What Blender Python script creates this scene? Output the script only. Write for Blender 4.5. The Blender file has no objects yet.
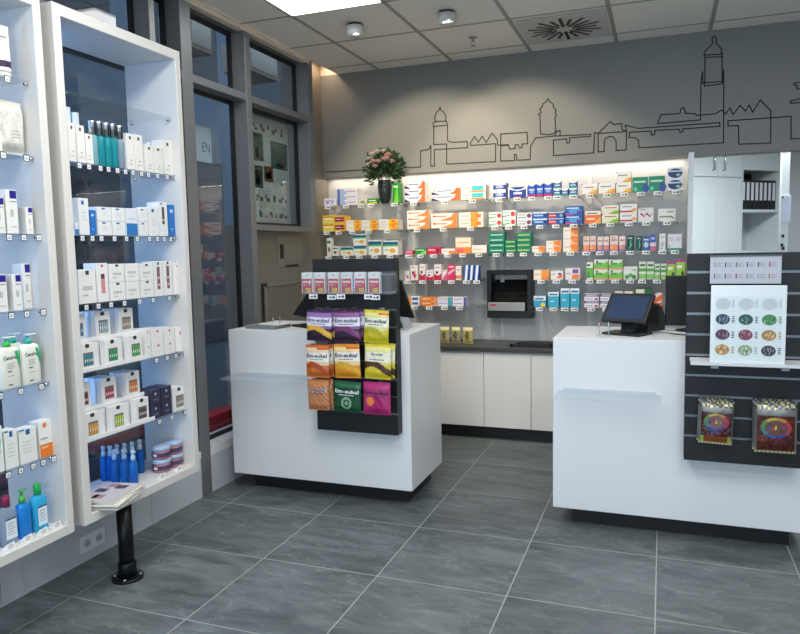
import bpy, bmesh, math, random
from mathutils import Vector, Matrix
random.seed(7)
S = bpy.context.scene
COL = S.collection
# ------------------------------------------------------------------ camera
FPX = 703.48; PITCH = .0955; ROLL = -.02; YAW = .358; CAMZ = 1.4683
def cam_axes():
    cy, sy = math.cos(YAW), math.sin(YAW)
    f = Vector((-sy, cy, 0)); r = Vector((cy, sy, 0)); u = Vector((0, 0, 1))
    cp, sp = math.cos(PITCH), math.sin(PITCH)
    f2 = cp*f - sp*u; u2 = cp*u + sp*f
    cr, sr = math.cos(ROLL), math.sin(ROLL)
    return f2, cr*r + sr*u2, -sr*r + cr*u2
CF, CR, CU = cam_axes()
CPOS = Vector((0, 0, CAMZ))
def at(u, v, ax, val):
    """measured photo point -> metres, on the world plane axis = val"""
    d = CF + (u-400)/FPX*CR - (v-317)/FPX*CU
    return CPOS + d*((val-CPOS[ax])/d[ax])
def on_plane(u, v, P, n):
    d = CF + (u-400)/FPX*CR - (v-317)/FPX*CU
    return CPOS + d*((P-CPOS).dot(n)/d.dot(n))
cd = bpy.data.cameras.new('camera'); cam = bpy.data.objects.new('camera', cd); COL.objects.link(cam)
cd.sensor_width = 36; cd.lens = FPX/800*36; cd.clip_start = .05; cd.clip_end = 100
m = Matrix.Identity(4)
for i in range(3):
    m[i][0] = CR[i]; m[i][1] = CU[i]; m[i][2] = -CF[i]; m[i][3] = CPOS[i]
cam.matrix_world = m
S.camera = cam
# ------------------------------------------------------------------ materials
def lin(h):
    if not isinstance(h, str): return (*h, 1)
    h = h.lstrip('#'); o = []
    for i in (0, 2, 4):
        c = int(h[i:i+2], 16)/255
        o.append(c/12.92 if c <= .04045 else ((c+.055)/1.055)**2.4)
    return (*o, 1)
MATS = {}
def mat(col, rough=.5, metal=0, spec=.5, noise=0, scale=30, coat=0, name=None):
    key = (col, rough, metal, spec, noise, scale, coat)
    if key in MATS: return MATS[key]
    M = bpy.data.materials.new(name or 'surface_'+str(col).strip('#')); M.use_nodes = True
    nt = M.node_tree; b = nt.nodes['Principled BSDF']
    c = lin(col)
    b.inputs['Base Color'].default_value = c; b.inputs['Roughness'].default_value = rough
    b.inputs['Metallic'].default_value = metal; b.inputs['Specular IOR Level'].default_value = spec
    b.inputs['Coat Weight'].default_value = coat
    if noise:
        tc = nt.nodes.new('ShaderNodeTexCoord'); n = nt.nodes.new('ShaderNodeTexNoise')
        n.inputs['Scale'].default_value = scale; n.inputs['Detail'].default_value = 6
        nt.links.new(tc.outputs['Object'], n.inputs['Vector'])
        mx = nt.nodes.new('ShaderNodeMix'); mx.data_type = 'RGBA'
        mx.inputs[6].default_value = tuple(x*(1-noise) for x in c[:3])+(1,)
        mx.inputs[7].default_value = tuple(min(1, x*(1+noise)) for x in c[:3])+(1,)
        nt.links.new(n.outputs['Fac'], mx.inputs[0]); nt.links.new(mx.outputs[2], b.inputs['Base Color'])
    MATS[key] = M
    return M
def glass_mat(name, tint, fac=.12, rough=.02, opac=0, col='#ffffff'):
    M = bpy.data.materials.new(name); M.use_nodes = True; nt = M.node_tree
    nt.nodes.remove(nt.nodes['Principled BSDF']); out = nt.nodes['Material Output']
    tr = nt.nodes.new('ShaderNodeBsdfTransparent'); tr.inputs[0].default_value = lin(tint)
    gl = nt.nodes.new('ShaderNodeBsdfGlossy'); gl.inputs['Roughness'].default_value = rough
    fr = nt.nodes.new('ShaderNodeFresnel'); fr.inputs[0].default_value = 1.5
    ad = nt.nodes.new('ShaderNodeMath'); ad.operation = 'MULTIPLY'; ad.inputs[1].default_value = fac/.04*.5
    ad.use_clamp = True
    ge = nt.nodes.new('ShaderNodeNewGeometry'); fb = nt.nodes.new('ShaderNodeMath'); fb.operation = 'SUBTRACT'; fb.inputs[0].default_value = 1
    nt.links.new(ge.outputs['Backfacing'], fb.inputs[1])
    fm = nt.nodes.new('ShaderNodeMath'); fm.operation = 'MULTIPLY'; nt.links.new(fr.outputs[0], fm.inputs[0]); nt.links.new(fb.outputs[0], fm.inputs[1])
    nt.links.new(fm.outputs[0], ad.inputs[0])
    mx = nt.nodes.new('ShaderNodeMixShader'); nt.links.new(ad.outputs[0], mx.inputs[0])
    base = tr.outputs[0]
    if opac:
        df = nt.nodes.new('ShaderNodeBsdfDiffuse'); df.inputs[0].default_value = lin(col)
        m2 = nt.nodes.new('ShaderNodeMixShader'); m2.inputs[0].default_value = opac
        nt.links.new(tr.outputs[0], m2.inputs[1]); nt.links.new(df.outputs[0], m2.inputs[2]); base = m2.outputs[0]
    nt.links.new(base, mx.inputs[1]); nt.links.new(gl.outputs[0], mx.inputs[2])
    nt.links.new(mx.outputs[0], out.inputs[0])
    return M
def emit_mat(name, col, s):
    M = bpy.data.materials.new(name); M.use_nodes = True; nt = M.node_tree
    b = nt.nodes['Principled BSDF']; b.inputs['Base Color'].default_value = lin(col)
    b.inputs['Emission Color'].default_value = lin(col); b.inputs['Emission Strength'].default_value = s
    return M
G_SHELF = glass_mat('shelf_glass', '#f8fafa', .08, .03, .025, '#e6eeee')
G_WIN = glass_mat('window_glass', '#eef3f6', .13, .01)
G_ACRYL = glass_mat('clear_acrylic', '#fafcfc', .03, .05, .06, '#e8eef2')
G_FROST = glass_mat('frosted_acrylic', '#f8fafc', .04, .15, .1, '#e8eff4')
WHITE = mat('#e9e9e8', .38, name='white_laminate')
CASEW = mat('#dcd7cf', .42, name='white_case_lacquer')
BLACK = mat('#131416', .45, name='black_plastic')
GREYM = mat('#7c7e80', .45, .35, noise=.05, scale=8, name='grey_facade_metal')
CHROME = mat('#c9cbcd', .22, 1, name='chrome')
TAGW = mat('#f1f1ee', .6); TAGD = mat('#3c4450', .6); INK = mat('#23252b', .6); INKG = mat('#7b7d84', .6)
# ------------------------------------------------------------------ mesh builder
class MB:
    def __init__(s): s.v = []; s.f = []; s.m = []; s.sm = []; s.mats = []
    def mi(s, m):
        if m not in s.mats: s.mats.append(m)
        return s.mats.index(m)
    def add(s, vs, fs, m, smooth=False):
        o = len(s.v); s.v += [tuple(v) for v in vs]; k = s.mi(m)
        for f in fs: s.f.append(tuple(o+i for i in f)); s.m.append(k); s.sm.append(smooth)
        return s
    def box(s, x0, y0, z0, x1, y1, z1, m, bev=0):
        if x0 > x1: x0, x1 = x1, x0
        if y0 > y1: y0, y1 = y1, y0
        if z0 > z1: z0, z1 = z1, z0
        if not bev:
            vs = [(x, y, z) for z in (z0, z1) for x, y in ((x0, y0), (x1, y0), (x1, y1), (x0, y1))]
            fs = [(3, 2, 1, 0), (4, 5, 6, 7), (0, 1, 5, 4), (1, 2, 6, 5), (2, 3, 7, 6), (3, 0, 4, 7)]
            return s.add(vs, fs, m)
        b = min(bev, (x1-x0)*.45, (y1-y0)*.45, (z1-z0)*.45)
        bm = bmesh.new(); bmesh.ops.create_cube(bm, size=1)
        for v in bm.verts:
            v.co = Vector(((x0+x1)/2+v.co.x*(x1-x0), (y0+y1)/2+v.co.y*(y1-y0), (z0+z1)/2+v.co.z*(z1-z0)))
        bmesh.ops.bevel(bm, geom=bm.edges[:], offset=b, segments=2 if b > .002 else 1, profile=.5, affect='EDGES')
        bm.verts.index_update()
        s.add([v.co[:] for v in bm.verts], [tuple(v.index for v in f.verts) for f in bm.faces], m)
        bm.free(); return s
    def quad(s, a, b, c, d, m): return s.add([a, b, c, d], [(0, 1, 2, 3)], m)
    def rect(s, x0, z0, x1, z1, y, m):      # patch facing -y
        return s.quad((x0, y, z0), (x1, y, z0), (x1, y, z1), (x0, y, z1), m)
    def prism(s, pts, y0, y1, m, ax=1):     # polygon in xz (ax=1), extruded along y ; ax=2 polygon in xy ; ax=0 polygon in yz
        n = len(pts)
        def P(p, t): return (p[0], t, p[1]) if ax == 1 else ((p[0], p[1], t) if ax == 2 else (t, p[0], p[1]))
        vs = [P(p, y0) for p in pts]+[P(p, y1) for p in pts]
        a = sum(pts[i][0]*pts[(i+1) % n][1]-pts[(i+1) % n][0]*pts[i][1] for i in range(n))
        fl = (a > 0) != (ax == 1)
        if y1 < y0: fl = not fl
        fs = [tuple(range(n)), tuple(range(2*n-1, n-1, -1))]+[((i+1) % n, i, n+i, n+(i+1) % n) for i in range(n)]
        if fl: fs = [f[::-1] for f in fs]
        return s.add(vs, fs, m)
    def lathe(s, prof, m, cx=0, cy=0, seg=20, sx=1, sy=1, z0=0, rot=0):
        vs = []; fs = []; n = len(prof)
        for i in range(seg):
            a = 2*math.pi*i/seg+rot; c, q = math.cos(a), math.sin(a)
            for r, z in prof: vs.append((cx+r*c*sx, cy+r*q*sy, z0+z))
        for i in range(seg):
            j = (i+1) % seg
            for k in range(n-1): fs.append((i*n+k, j*n+k, j*n+k+1, i*n+k+1))
        if prof[0][0] > 1e-6: fs.append(tuple(i*n for i in range(seg-1, -1, -1)))
        if prof[-1][0] > 1e-6: fs.append(tuple(i*n+n-1 for i in range(seg)))
        return s.add(vs, fs, m, True)
    def tube(s, path, r, m, seg=8, closed=False):
        P = [Vector(p) for p in path]; n = len(P); vs = []; fs = []
        for i, p in enumerate(P):
            a = P[(i-1) % n] if closed or i else p; b = P[(i+1) % n] if closed or i < n-1 else p
            t = (b-a).normalized(); h = Vector((0, 0, 1)) if abs(t.z) < .9 else Vector((1, 0, 0))
            x = t.cross(h).normalized(); y = t.cross(x).normalized()
            for k in range(seg):
                q = 2*math.pi*k/seg; vs.append(p+(x*math.cos(q)+y*math.sin(q))*r)
        for i in range(n if closed else n-1):
            j = (i+1) % n
            for k in range(seg): l = (k+1) % seg; fs.append((i*seg+k, i*seg+l, j*seg+l, j*seg+k))
        if not closed: fs += [tuple(range(seg-1, -1, -1)), tuple((n-1)*seg+k for k in range(seg))]
        return s.add(vs, fs, m, True)
    def text(s, body, size, x, z, y, m, width=None, warp=None, shear=0):
        """lettering in the xz plane facing -y, centred on (x, z)"""
        vs, fs, w, h = text_geo(body)
        k = size/.7; kx = k if not width else width/max(w, 1e-3)
        out = []
        for a, b in vs:
            X = x+(a-w/2)*kx+shear*(b-h/2)*k; Z = z+(b-h/2)*k
            out.append((X, (warp(X, Z) if warp else y), Z))
        return s.add(out, fs, m)
    def build(s, name, parent=None, loc=None, rz=0):
        me = bpy.data.meshes.new(name); me.from_pydata(s.v, [], s.f)
        for m_ in s.mats: me.materials.append(m_)
        me.polygons.foreach_set('material_index', s.m); me.polygons.foreach_set('use_smooth', s.sm)
        me.update()
        o = bpy.data.objects.new(name, me); COL.objects.link(o)
        if parent: o.parent = parent
        if loc is not None: o.location = loc
        if rz: o.rotation_euler.z = rz
        return o
TXT = {}
def text_geo(body):
    if body in TXT: return TXT[body]
    c = bpy.data.curves.new('t', 'FONT'); c.body = body; c.size = 1; c.resolution_u = 2; c.offset = .022 if body in ('Em-eukal', 'CeraVe') else 0
    o = bpy.data.objects.new('t', c); COL.objects.link(o)
    dg = bpy.context.evaluated_depsgraph_get(); e = o.evaluated_get(dg); me = e.to_mesh()
    vs = [(v.co.x, v.co.y) for v in me.vertices]; fs = [tuple(p.vertices) for p in me.polygons]
    e.to_mesh_clear(); bpy.data.objects.remove(o); bpy.data.curves.remove(c)
    x0 = min(v[0] for v in vs); z0 = min(v[1] for v in vs)
    vs = [(a-x0, b-z0) for a, b in vs]; w = max(v[0] for v in vs); h = max(v[1] for v in vs)
    TXT[body] = (vs, fs, w, h); return TXT[body]
def tag(o, label, cat, group=None):
    o['label'] = label; o['category'] = cat
    if group: o['group'] = group
    return o
def struct(o): o['kind'] = 'structure'; return o
def thing(name, label, cat, loc=(0, 0, 0), rz=0, group=None):
    o = bpy.data.objects.new(name, None); COL.objects.link(o); o.location = loc; o.rotation_euler.z = rz
    o.empty_display_size = .05
    return tag(o, label, cat, group)
def copy_tree(o, parent=None):
    c = o.copy(); COL.objects.link(c); c.parent = parent
    for ch in list(o.children): copy_tree(ch, c)
    return c
HP = math.pi/2
# ------------------------------------------------------------------ room dimensions
H = 2.948; XL = -2.59; YB = 5.53; YW = 5.62; XR = 3.2; YF = -1.7; YO = 9.4
# ================================================================== THE SETTING
# floor: procedural stone tiles
M = bpy.data.materials.new('grey_stone_tiles'); M.use_nodes = True; nt = M.node_tree; b = nt.nodes['Principled BSDF']
N = nt.nodes.new; L = nt.links.new
tc = N('ShaderNodeTexCoord'); mp = N('ShaderNodeMapping'); mp.inputs['Location'].default_value = (2.3749, -3.4115, 0)
L(tc.outputs['Object'], mp.inputs['Vector'])
br = N('ShaderNodeTexBrick'); br.offset = 0; br.squash = 1
for k, v in (('Scale', 1), ('Mortar Size', .0026), ('Mortar Smooth', .1), ('Bias', 0), ('Brick Width', .5919), ('Row Height', .5919)): br.inputs[k].default_value = v
br.inputs['Color1'].default_value = lin('#5f6666'); br.inputs['Color2'].default_value = lin('#6b7272'); br.inputs['Mortar'].default_value = lin('#a9aca8')
L(mp.outputs[0], br.inputs['Vector'])
# veins run across the tiles, shifted per tile
fl = N('ShaderNodeVectorMath'); fl.operation = 'SCALE'; fl.inputs['Scale'].default_value = 1/.5919; L(mp.outputs[0], fl.inputs[0])
fl2 = N('ShaderNodeVectorMath'); fl2.operation = 'FLOOR'; L(fl.outputs[0], fl2.inputs[0])
wn = N('ShaderNodeTexWhiteNoise'); L(fl2.outputs[0], wn.inputs['Vector'])
sc = N('ShaderNodeVectorMath'); sc.operation = 'SCALE'; sc.inputs['Scale'].default_value = 20; L(wn.outputs['Color'], sc.inputs[0])
ad = N('ShaderNodeVectorMath'); ad.operation = 'ADD'; L(mp.outputs[0], ad.inputs[0]); L(sc.outputs[0], ad.inputs[1])
m2 = N('ShaderNodeMapping'); m2.inputs['Scale'].default_value = (1.1, 3.2, 1); m2.inputs['Rotation'].default_value = (0, 0, .22); L(ad.outputs[0], m2.inputs['Vector'])
n1 = N('ShaderNodeTexNoise'); n1.inputs['Scale'].default_value = 2.2; n1.inputs['Detail'].default_value = 12; n1.inputs['Roughness'].default_value = .62; n1.inputs['Distortion'].default_value = 1.3
L(m2.outputs[0], n1.inputs['Vector'])
r1 = N('ShaderNodeValToRGB'); r1.color_ramp.elements[0].position = .3; r1.color_ramp.elements[0].color = (.48, .5, .51, 1); r1.color_ramp.elements[1].position = .72; r1.color_ramp.elements[1].color = (1.32, 1.32, 1.31, 1)
L(n1.outputs['Fac'], r1.inputs[0])
n2 = N('ShaderNodeTexNoise'); n2.inputs['Scale'].default_value = 1.6; n2.inputs['Detail'].default_value = 5; n2.inputs['Distortion'].default_value = 2.5
L(m2.outputs[0], n2.inputs['Vector'])
r2 = N('ShaderNodeValToRGB'); e = r2.color_ramp.elements; e[0].position = .485; e[0].color = (0, 0, 0, 1); e[1].position = .5; e[1].color = (1, 1, 1, 1)
q = r2.color_ramp.elements.new(.515); q.color = (0, 0, 0, 1); L(n2.outputs['Fac'], r2.inputs[0])
mu = N('ShaderNodeMix'); mu.data_type = 'RGBA'; mu.blend_type = 'MULTIPLY'; mu.inputs[0].default_value = 1; L(br.outputs['Color'], mu.inputs[6]); L(r1.outputs[0], mu.inputs[7])
sm_ = N('ShaderNodeMath'); sm_.operation = 'MULTIPLY'; sm_.inputs[1].default_value = .22; L(r2.outputs[0], sm_.inputs[0])
mv = N('ShaderNodeMix'); mv.data_type = 'RGBA'; L(sm_.outputs[0], mv.inputs[0]); L(mu.outputs[2], mv.inputs[6]); mv.inputs[7].default_value = lin('#a9b0ae')
mm = N('ShaderNodeMix'); mm.data_type = 'RGBA'; L(br.outputs['Fac'], mm.inputs[0]); L(mv.outputs[2], mm.inputs[6]); mm.inputs[7].default_value = lin('#a4a8a4')
L(mm.outputs[2], b.inputs['Base Color']); b.inputs['Roughness'].default_value = .36
bu = N('ShaderNodeBump'); bu.inputs['Strength'].default_value = .15; bu.inputs['Distance'].default_value = .004; L(n1.outputs['Fac'], bu.inputs['Height']); L(bu.outputs[0], b.inputs['Normal'])
FLOOR = M
f = MB(); f.box(-2.8, YF-.1, -.1, XR+.1, YO, 0, FLOOR); struct(f.build('floor'))
# ceiling with grid
TILE = mat('#efeae0', .8, noise=.05, scale=60, name='ceiling_tile'); TBAR = mat('#a3a096', .5, name='ceiling_grid_bar')
c = MB(); c.box(XL, YF, H, XR, YW, H+.05, TILE)
gx = -2.214; gy = 4.076; g = .625
x = gx-0*g
while x < XR:
    c.box(x-.013, YF, H-.003, x+.013, YB, H, TBAR); x += g
y = gy
while y > YF: y -= g
y += g
while y < YB: c.box(XL, y-.009, H-.003, XR, y+.009, H, TBAR); y += g
struct(c.build('ceiling'))
# cove above the window wall, and its pale strip
COVE = mat('#d8cdbd', .6, name='cove_paint')
c = MB(); c.box(-2.8, YF, H+.09, XL, YW, H+.13, COVE); c.box(XL-.004, YF, H+.05, XL+.02, YW, H+.09, COVE); struct(c.build('trim_1'))
c = MB(); c.box(XL-.05, YF, H-.032, XL-.003, 5.04, H-.004, COVE); struct(c.build('trim_2'))
c = MB(); c.box(-2.76, YF, H-.034, -2.645, 5.05, H+.09, GREYM); c.box(-2.76, YB, H, XL, YW+.04, H+.09, COVE); struct(c.build('trim_10'))
# bulkhead with the skyline drawing
BULK = mat('#80817c', .55, noise=.05, scale=1.5, name='grey_bulkhead_panel')
w = MB(); w.box(-2.76, YB, 2.092, XR, YW+.04, H, BULK); w.box(-2.76, YB-.004, 2.092, XR, YB, 2.112, BULK)
wb = struct(w.build('wall_back'))
SK = mat('#2b2b29', .7, name='drawing_line')
sky = MB()
def poly(ox, oy, s, pts):
    P = [at(ox+a/s, oy+b_/s, 1, YB-.003) for a, b_ in pts]
    for i in range(len(P)-1):
        a, b_ = P[i], P[i+1]; d = (b_-a); 
        if d.length < 1e-4: continue
        d.normalize(); n = Vector((-d.z, 0, d.x))*.0038; a2 = a-d*.003; b2 = b_+d*.003
        vs = [a2-n, b2-n, b2+n, a2+n]
        vs = [(q.x, YB-.003, q.z) for q in vs]+[(q.x, YB+.001, q.z) for q in vs]
        sky.add(vs, [(0, 1, 2, 3), (7, 6, 5, 4), (0, 4, 5, 1), (1, 5, 6, 2), (2, 6, 7, 3), (3, 7, 4, 0)], SK)
A = (320, 20, 3.333)
poly(*A, [(20, 507), (150, 499), (285, 492), (335, 490), (335, 436), (362, 431), (369, 418), (369, 487), (381, 487), (381, 432), (492, 425), (490, 405), (440, 408), (425, 402), (425, 350)])
poly(*A, [(425, 350), (378, 355), (376, 345), (384, 338), (421, 337), (424, 348)])
poly(*A, [(379, 355), (379, 415), (422, 413), (422, 480), (585, 472), (585, 412), (502, 418), (500, 412), (515, 388), (527, 407), (541, 387), (553, 408), (573, 377), (590, 398), (592, 417), (628, 415)])
poly(*A, [(384, 338), (382, 325), (388, 307), (399, 298), (400, 289), (401, 298), (413, 308), (419, 322), (419, 337)])
poly(*A, [(602, 470), (602, 380), (690, 374), (692, 412), (674, 413), (673, 425), (664, 425), (660, 415), (650, 416), (650, 428), (632, 430), (628, 418), (602, 419)])
poly(*A, [(602, 470), (648, 468), (648, 448), (654, 448), (656, 467), (700, 465), (702, 420), (718, 393), (783, 386)])
poly(*A, [(738, 380), (735, 378), (733, 320), (728, 315), (737, 308), (732, 297), (740, 290), (742, 280), (756, 270), (760, 262), (765, 270), (778, 282), (778, 290), (787, 300), (783, 310), (788, 318), (783, 325), (786, 368), (780, 378), (762, 382), (738, 380)])
poly(*A, [(783, 386), (788, 372), (800, 368), (800, 387)])
B = (560, 20, 3.333)
poly(*B, [(-20, 387), (102, 381), (102, 388), (32, 392), (32, 408), (24, 411), (20, 400), (22, 396), (-22, 400), (-22, 452), (0, 450), (112, 443), (115, 375), (127, 378), (168, 338), (178, 348), (205, 345), (207, 365), (222, 372), (220, 433), (187, 435), (187, 405), (178, 390), (165, 388), (150, 395), (147, 410), (147, 438), (127, 440), (127, 378), (215, 372)])
poly(*B, [(222, 372), (217, 350), (260, 361), (532, 342), (533, 354), (410, 363), (408, 373), (400, 375), (396, 364), (316, 368), (315, 382), (305, 384), (303, 370), (232, 374), (230, 392), (250, 392), (262, 402), (263, 426), (545, 409), (546, 165), (540, 213), (482, 220), (480, 209), (545, 205)])
poly(*B, [(540, 205), (540, 122), (483, 125), (480, 115), (487, 100), (503, 85), (508, 78), (507, 58), (515, 54), (521, 60), (521, 78), (538, 95), (538, 112), (542, 124)])
poly(*B, [(483, 125), (483, 209)]); poly(*B, [(480, 117), (542, 113)])
poly(*B, [(475, 172), (470, 208), (468, 333), (325, 345), (337, 315), (400, 312), (402, 297), (410, 292), (416, 298), (418, 311), (450, 312), (455, 318), (520, 312), (538, 300), (553, 313), (566, 293), (577, 315), (600, 284), (618, 303), (630, 283), (642, 307), (668, 266), (703, 303), (702, 410), (596, 414), (595, 352), (560, 353), (560, 336), (770, 321), (770, 396), (860, 392)])
poly(*B, [(860, 246), (768, 270), (770, 278), (860, 268)]); poly(*B, [(475, 172), (476, 212)])
poly(*B, [(860, 196), (780, 210), (783, 217), (790, 218), (790, 230), (860, 226)])
sky.build('skyline_drawing', wb)
# shelf wall
SHW = mat('#c6c6c5', .32, noise=.03, scale=2, name='grey_shelf_wall')
w = MB(); w.box(-2.76, YW, 0, .157, YW+.08, 2.092, SHW); struct(w.build('wall_back_shelf'))
w = MB(); w.box(.157, YW-.34, 0, .19, YW+.08, 2.09, mat('#dfe3e4', .35)); struct(w.build('trim_3'))
# other walls
PAINT = mat('#cfd2d2', .7, name='wall_paint')
w = MB(); w.box(XR, YF, 0, XR+.1, YO, H, PAINT); struct(w.build('wall_right'))
w = MB(); w.box(-2.8, YF-.1, 0, XR+.1, YF, .3, PAINT); w.box(-2.8, YF-.1, 2.6, XR+.1, YF, H, PAINT); w.box(-2.8, YF-.1, .3, -2.2, YF, 2.6, PAINT); w.box(2.8, YF-.1, .3, XR+.1, YF, 2.6, PAINT); struct(w.build('wall_front'))
w = MB()  # window added in the unseen front wall to let fill light in
for x_ in (-2.2, -.55, 1.1, 2.75): w.box(x_, YF-.09, .3, x_+.05, YF-.02, 2.6, GREYM)
w.box(-2.15, YF-.09, .3, 2.75, YF-.02, .35, GREYM); w.box(-2.15, YF-.09, 2.55, 2.75, YF-.02, 2.6, GREYM); fw = struct(w.build('window_9'))
w = MB(); w.box(-2.15, YF-.06, .35, 2.75, YF-.055, 2.55, G_WIN); w.build('pane', fw)
w = MB(); w.box(-2.8, YO, 0, XR+.1, YO+.1, 2.95, PAINT); w.box(-2.8, YW+.08, 2.62, XR, YO, 2.7, PAINT); struct(w.build('wall_office'))
# beige-grey left corner wall behind the window wall, and night-hatch recess
CORN = mat('#8f877a', .45, .2, noise=.04, scale=3, name='bronze_metal_panel')
w = MB(); w.box(-2.86, 4.18, 0, -2.745, YW+.04, 1.66, CORN); w.box(-2.86, 5.05, 1.66, -2.745, YW+.04, H+.09, CORN)
struct(w.build('wall_left'))
# window wall: mullions, transoms
def mull(y0, y1, z0=0, z1=H-.034, name='trim_4'):
    a = MB(); a.box(-2.72, y0, z0, XL, y1, z1, GREYM, .002); 
    return struct(a.build(name))
mull(3.45, 3.55); mull(4.115, 4.18, .24); mull(4.99, 5.05, 1.655); mull(3.19, 3.235, .24); mull(2.45, 2.5, .24); mull(1.5, 1.56, .24); mull(.5, .56, .24); mull(-.5, -.44, .24); mull(YF, -1.64, .24)
a = MB(); a.box(-2.705, 5.05, 1.66, -2.59, 5.07, H, GREYM); struct(a.build('trim_5'))
MY = [-1.64, -.5, -.44, .5, .56, 1.5, 1.56, 2.45, 2.5, 3.19, 3.235, 3.45, 3.55, 4.115, 4.18, 4.99]
DK = mat('#0f1114', .5, name='black_window_gasket')
for i in range(0, len(MY), 2):
    y0, y1 = MY[i], MY[i+1]; zb = 1.66 if y0 > 4.1 else .283
    wn_ = MB()
    for z0, z1 in ((zb, 2.47), (2.515, H-.034)):
        t = .022
        wn_.box(-2.715, y0, z0, -2.69, y0+t, z1, DK); wn_.box(-2.715, y1-t, z0, -2.69, y1, z1, DK)
        wn_.box(-2.715, y0+t, z0, -2.69, y1-t, z0+t, DK); wn_.box(-2.715, y0+t, z1-t, -2.69, y1-t, z1, DK)
    wn_.box(-2.72, y0, 2.47, XL-.004, y1, 2.515, GREYM)
    o = struct(wn_.build('window_%d' % (i//2+1)))
    gm = MB()
    for z0, z1 in ((zb+.02, 2.45), (2.535, H-.055)): gm.box(-2.706, y0+.02, z0, -2.702, y1-.02, z1, G_WIN)
    gm.build('pane', o)
a = MB(); a.box(-2.72, 4.18, 1.62, XL-.004, 5.05, 1.66, GREYM); struct(a.build('trim_6'))
# low wall and sill
PL = mat('#c7cacc', .5, name='light_grey_low_wall')
a = MB(); a.box(-2.8, YF, 0, XL, 3.45, .24, PL); a.box(-2.8, 3.55, 0, XL, 4.18, .232, PL)
for yy in (2.06, 3.0): a.box(XL, yy, 0, XL+.0006, yy+.003, .24, mat('#8d9092', .6))
struct(a.build('baseboard_left'))
a = MB(); a.box(-2.8, YF, .24, XL+.003, 3.45, .283, WHITE); a.box(-2.8, 3.55, .232, XL+.003, 4.18, .283, WHITE); struct(a.build('trim_7'))
a = MB(); a.box(-2.76, YF, -.005, -2.745, YW, .0, PL)
# ------------------------------------------------------------------ outside
a = MB(); a.box(-12, -8, -.12, -2.8, 14, -.02, mat('#4c5054', .8, noise=.2, scale=4)); struct(a.build('street_ground'))
OUT = mat('#56636f', .6, noise=.15, scale=.8); OUTD = mat('#20262c', .5)
bl = thing('building', 'blue-grey building with dark window bands across the street', 'building', (-5.2, 3, -.02))
a = MB(); a.box(-1.2, -8, 0, 0, 9, 7, OUT); a.build('wall', bl)
for k in range(9):
    a = MB(); a.box(0, -7.4+k*1.8, .4, .03, -6.2+k*1.8, 2.6, OUTD, .01); a.build('window', bl)
    a = MB(); a.box(0, -7.4+k*1.8, 3.4, .03, -6.2+k*1.8, 5.6, OUTD, .01); a.build('window', bl)
RED = mat('#cc1424', .4)
for ya, yb, zr, lb in ((-1.6, 3.44, .43, 'long red capped grey ledge outside behind the display cases'), (3.46, 5.0, .245, 'short red capped grey ledge outside behind first tall window')):
    t = thing('street_ledge', lb, 'ledge', (-2.92, (ya+yb)/2, -.0195), 0, 'red capped street ledges'); hw = (yb-ya)/2
    a = MB(); a.box(-.06, -hw, zr, .06, hw, zr+.14, RED, .008); a.box(.0605, -hw+.05, zr+.05, .062, hw-.05, zr+.075, mat('#d8606a', .4)); a.build('red_cap', t)
    a = MB(); a.box(-.055, -hw, zr-.025, .055, hw, zr-.0005, BLACK); a.build('joint', t)
    a = MB(); a.box(-.05, -hw, 0, .05, hw, zr-.0255, mat('#8d8783', .7)); a.build('base', t)
# sheet with letters seen through first bay
def poster_x(name, label, x, u0, u1, v0, v1, um, colour, fn, extra_y=0):
    P0 = at(u0, v1, 0, x); P1 = at(u1, v1, 0, x); T = at(u0, v0, 0, x)
    w = P1.y-P0.y; h = T.z-P0.z
    o = MB(); o.box(-w/2, -.004, 0, w/2, 0, h, colour)
    fn(o, w, h)
    ob = o.build(name, None, (x, (P0.y+P1.y)/2, P0.z), HP)
    return ob
LG = mat('#cfdbe4', .7)
def en(o, w, h):
    o.text('OPEN', h*.22, w*.5-w*.86/2-.0, h*.45, -.005, mat('#3a4550', .6), width=w*.8)
sg = poster_x('paper_sign', '', -2.86, 181, 211.5, 121, 158, 0, LG, lambda o, w, h: (o.text('EN', h*.27, w*.31, h*.42, -.0046, mat('#46525e', .6), width=w*.26)))
tag(sg, 'pale blue hanging sign ending in the letters EN beyond the window', 'sign')
st = MB(); st.tube([(-2.86, sg.location.y+dy, sg.location.z) for dy in (0,)]*1+[(-2.86, sg.location.y, 2.9)], .001, BLACK)
for k, (u0, u1, v0, v1) in enumerate(((190, 212.5, 26, 55), (250, 278, 56, 81))):  # beige boxes added outside to stand in for pale reflections in the panes
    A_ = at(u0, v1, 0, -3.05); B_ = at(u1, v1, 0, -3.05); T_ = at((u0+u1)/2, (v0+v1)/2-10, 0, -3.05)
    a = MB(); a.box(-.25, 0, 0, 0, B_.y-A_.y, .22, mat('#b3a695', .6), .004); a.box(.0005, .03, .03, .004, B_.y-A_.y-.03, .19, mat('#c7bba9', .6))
    tag(a.build('reflection_box', None, (-3.05, A_.y, T_.z-.14)), 'beige box standing in for a reflection in the upper pane of the %s window' % ('first', 'poster')[k], 'box')
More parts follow.
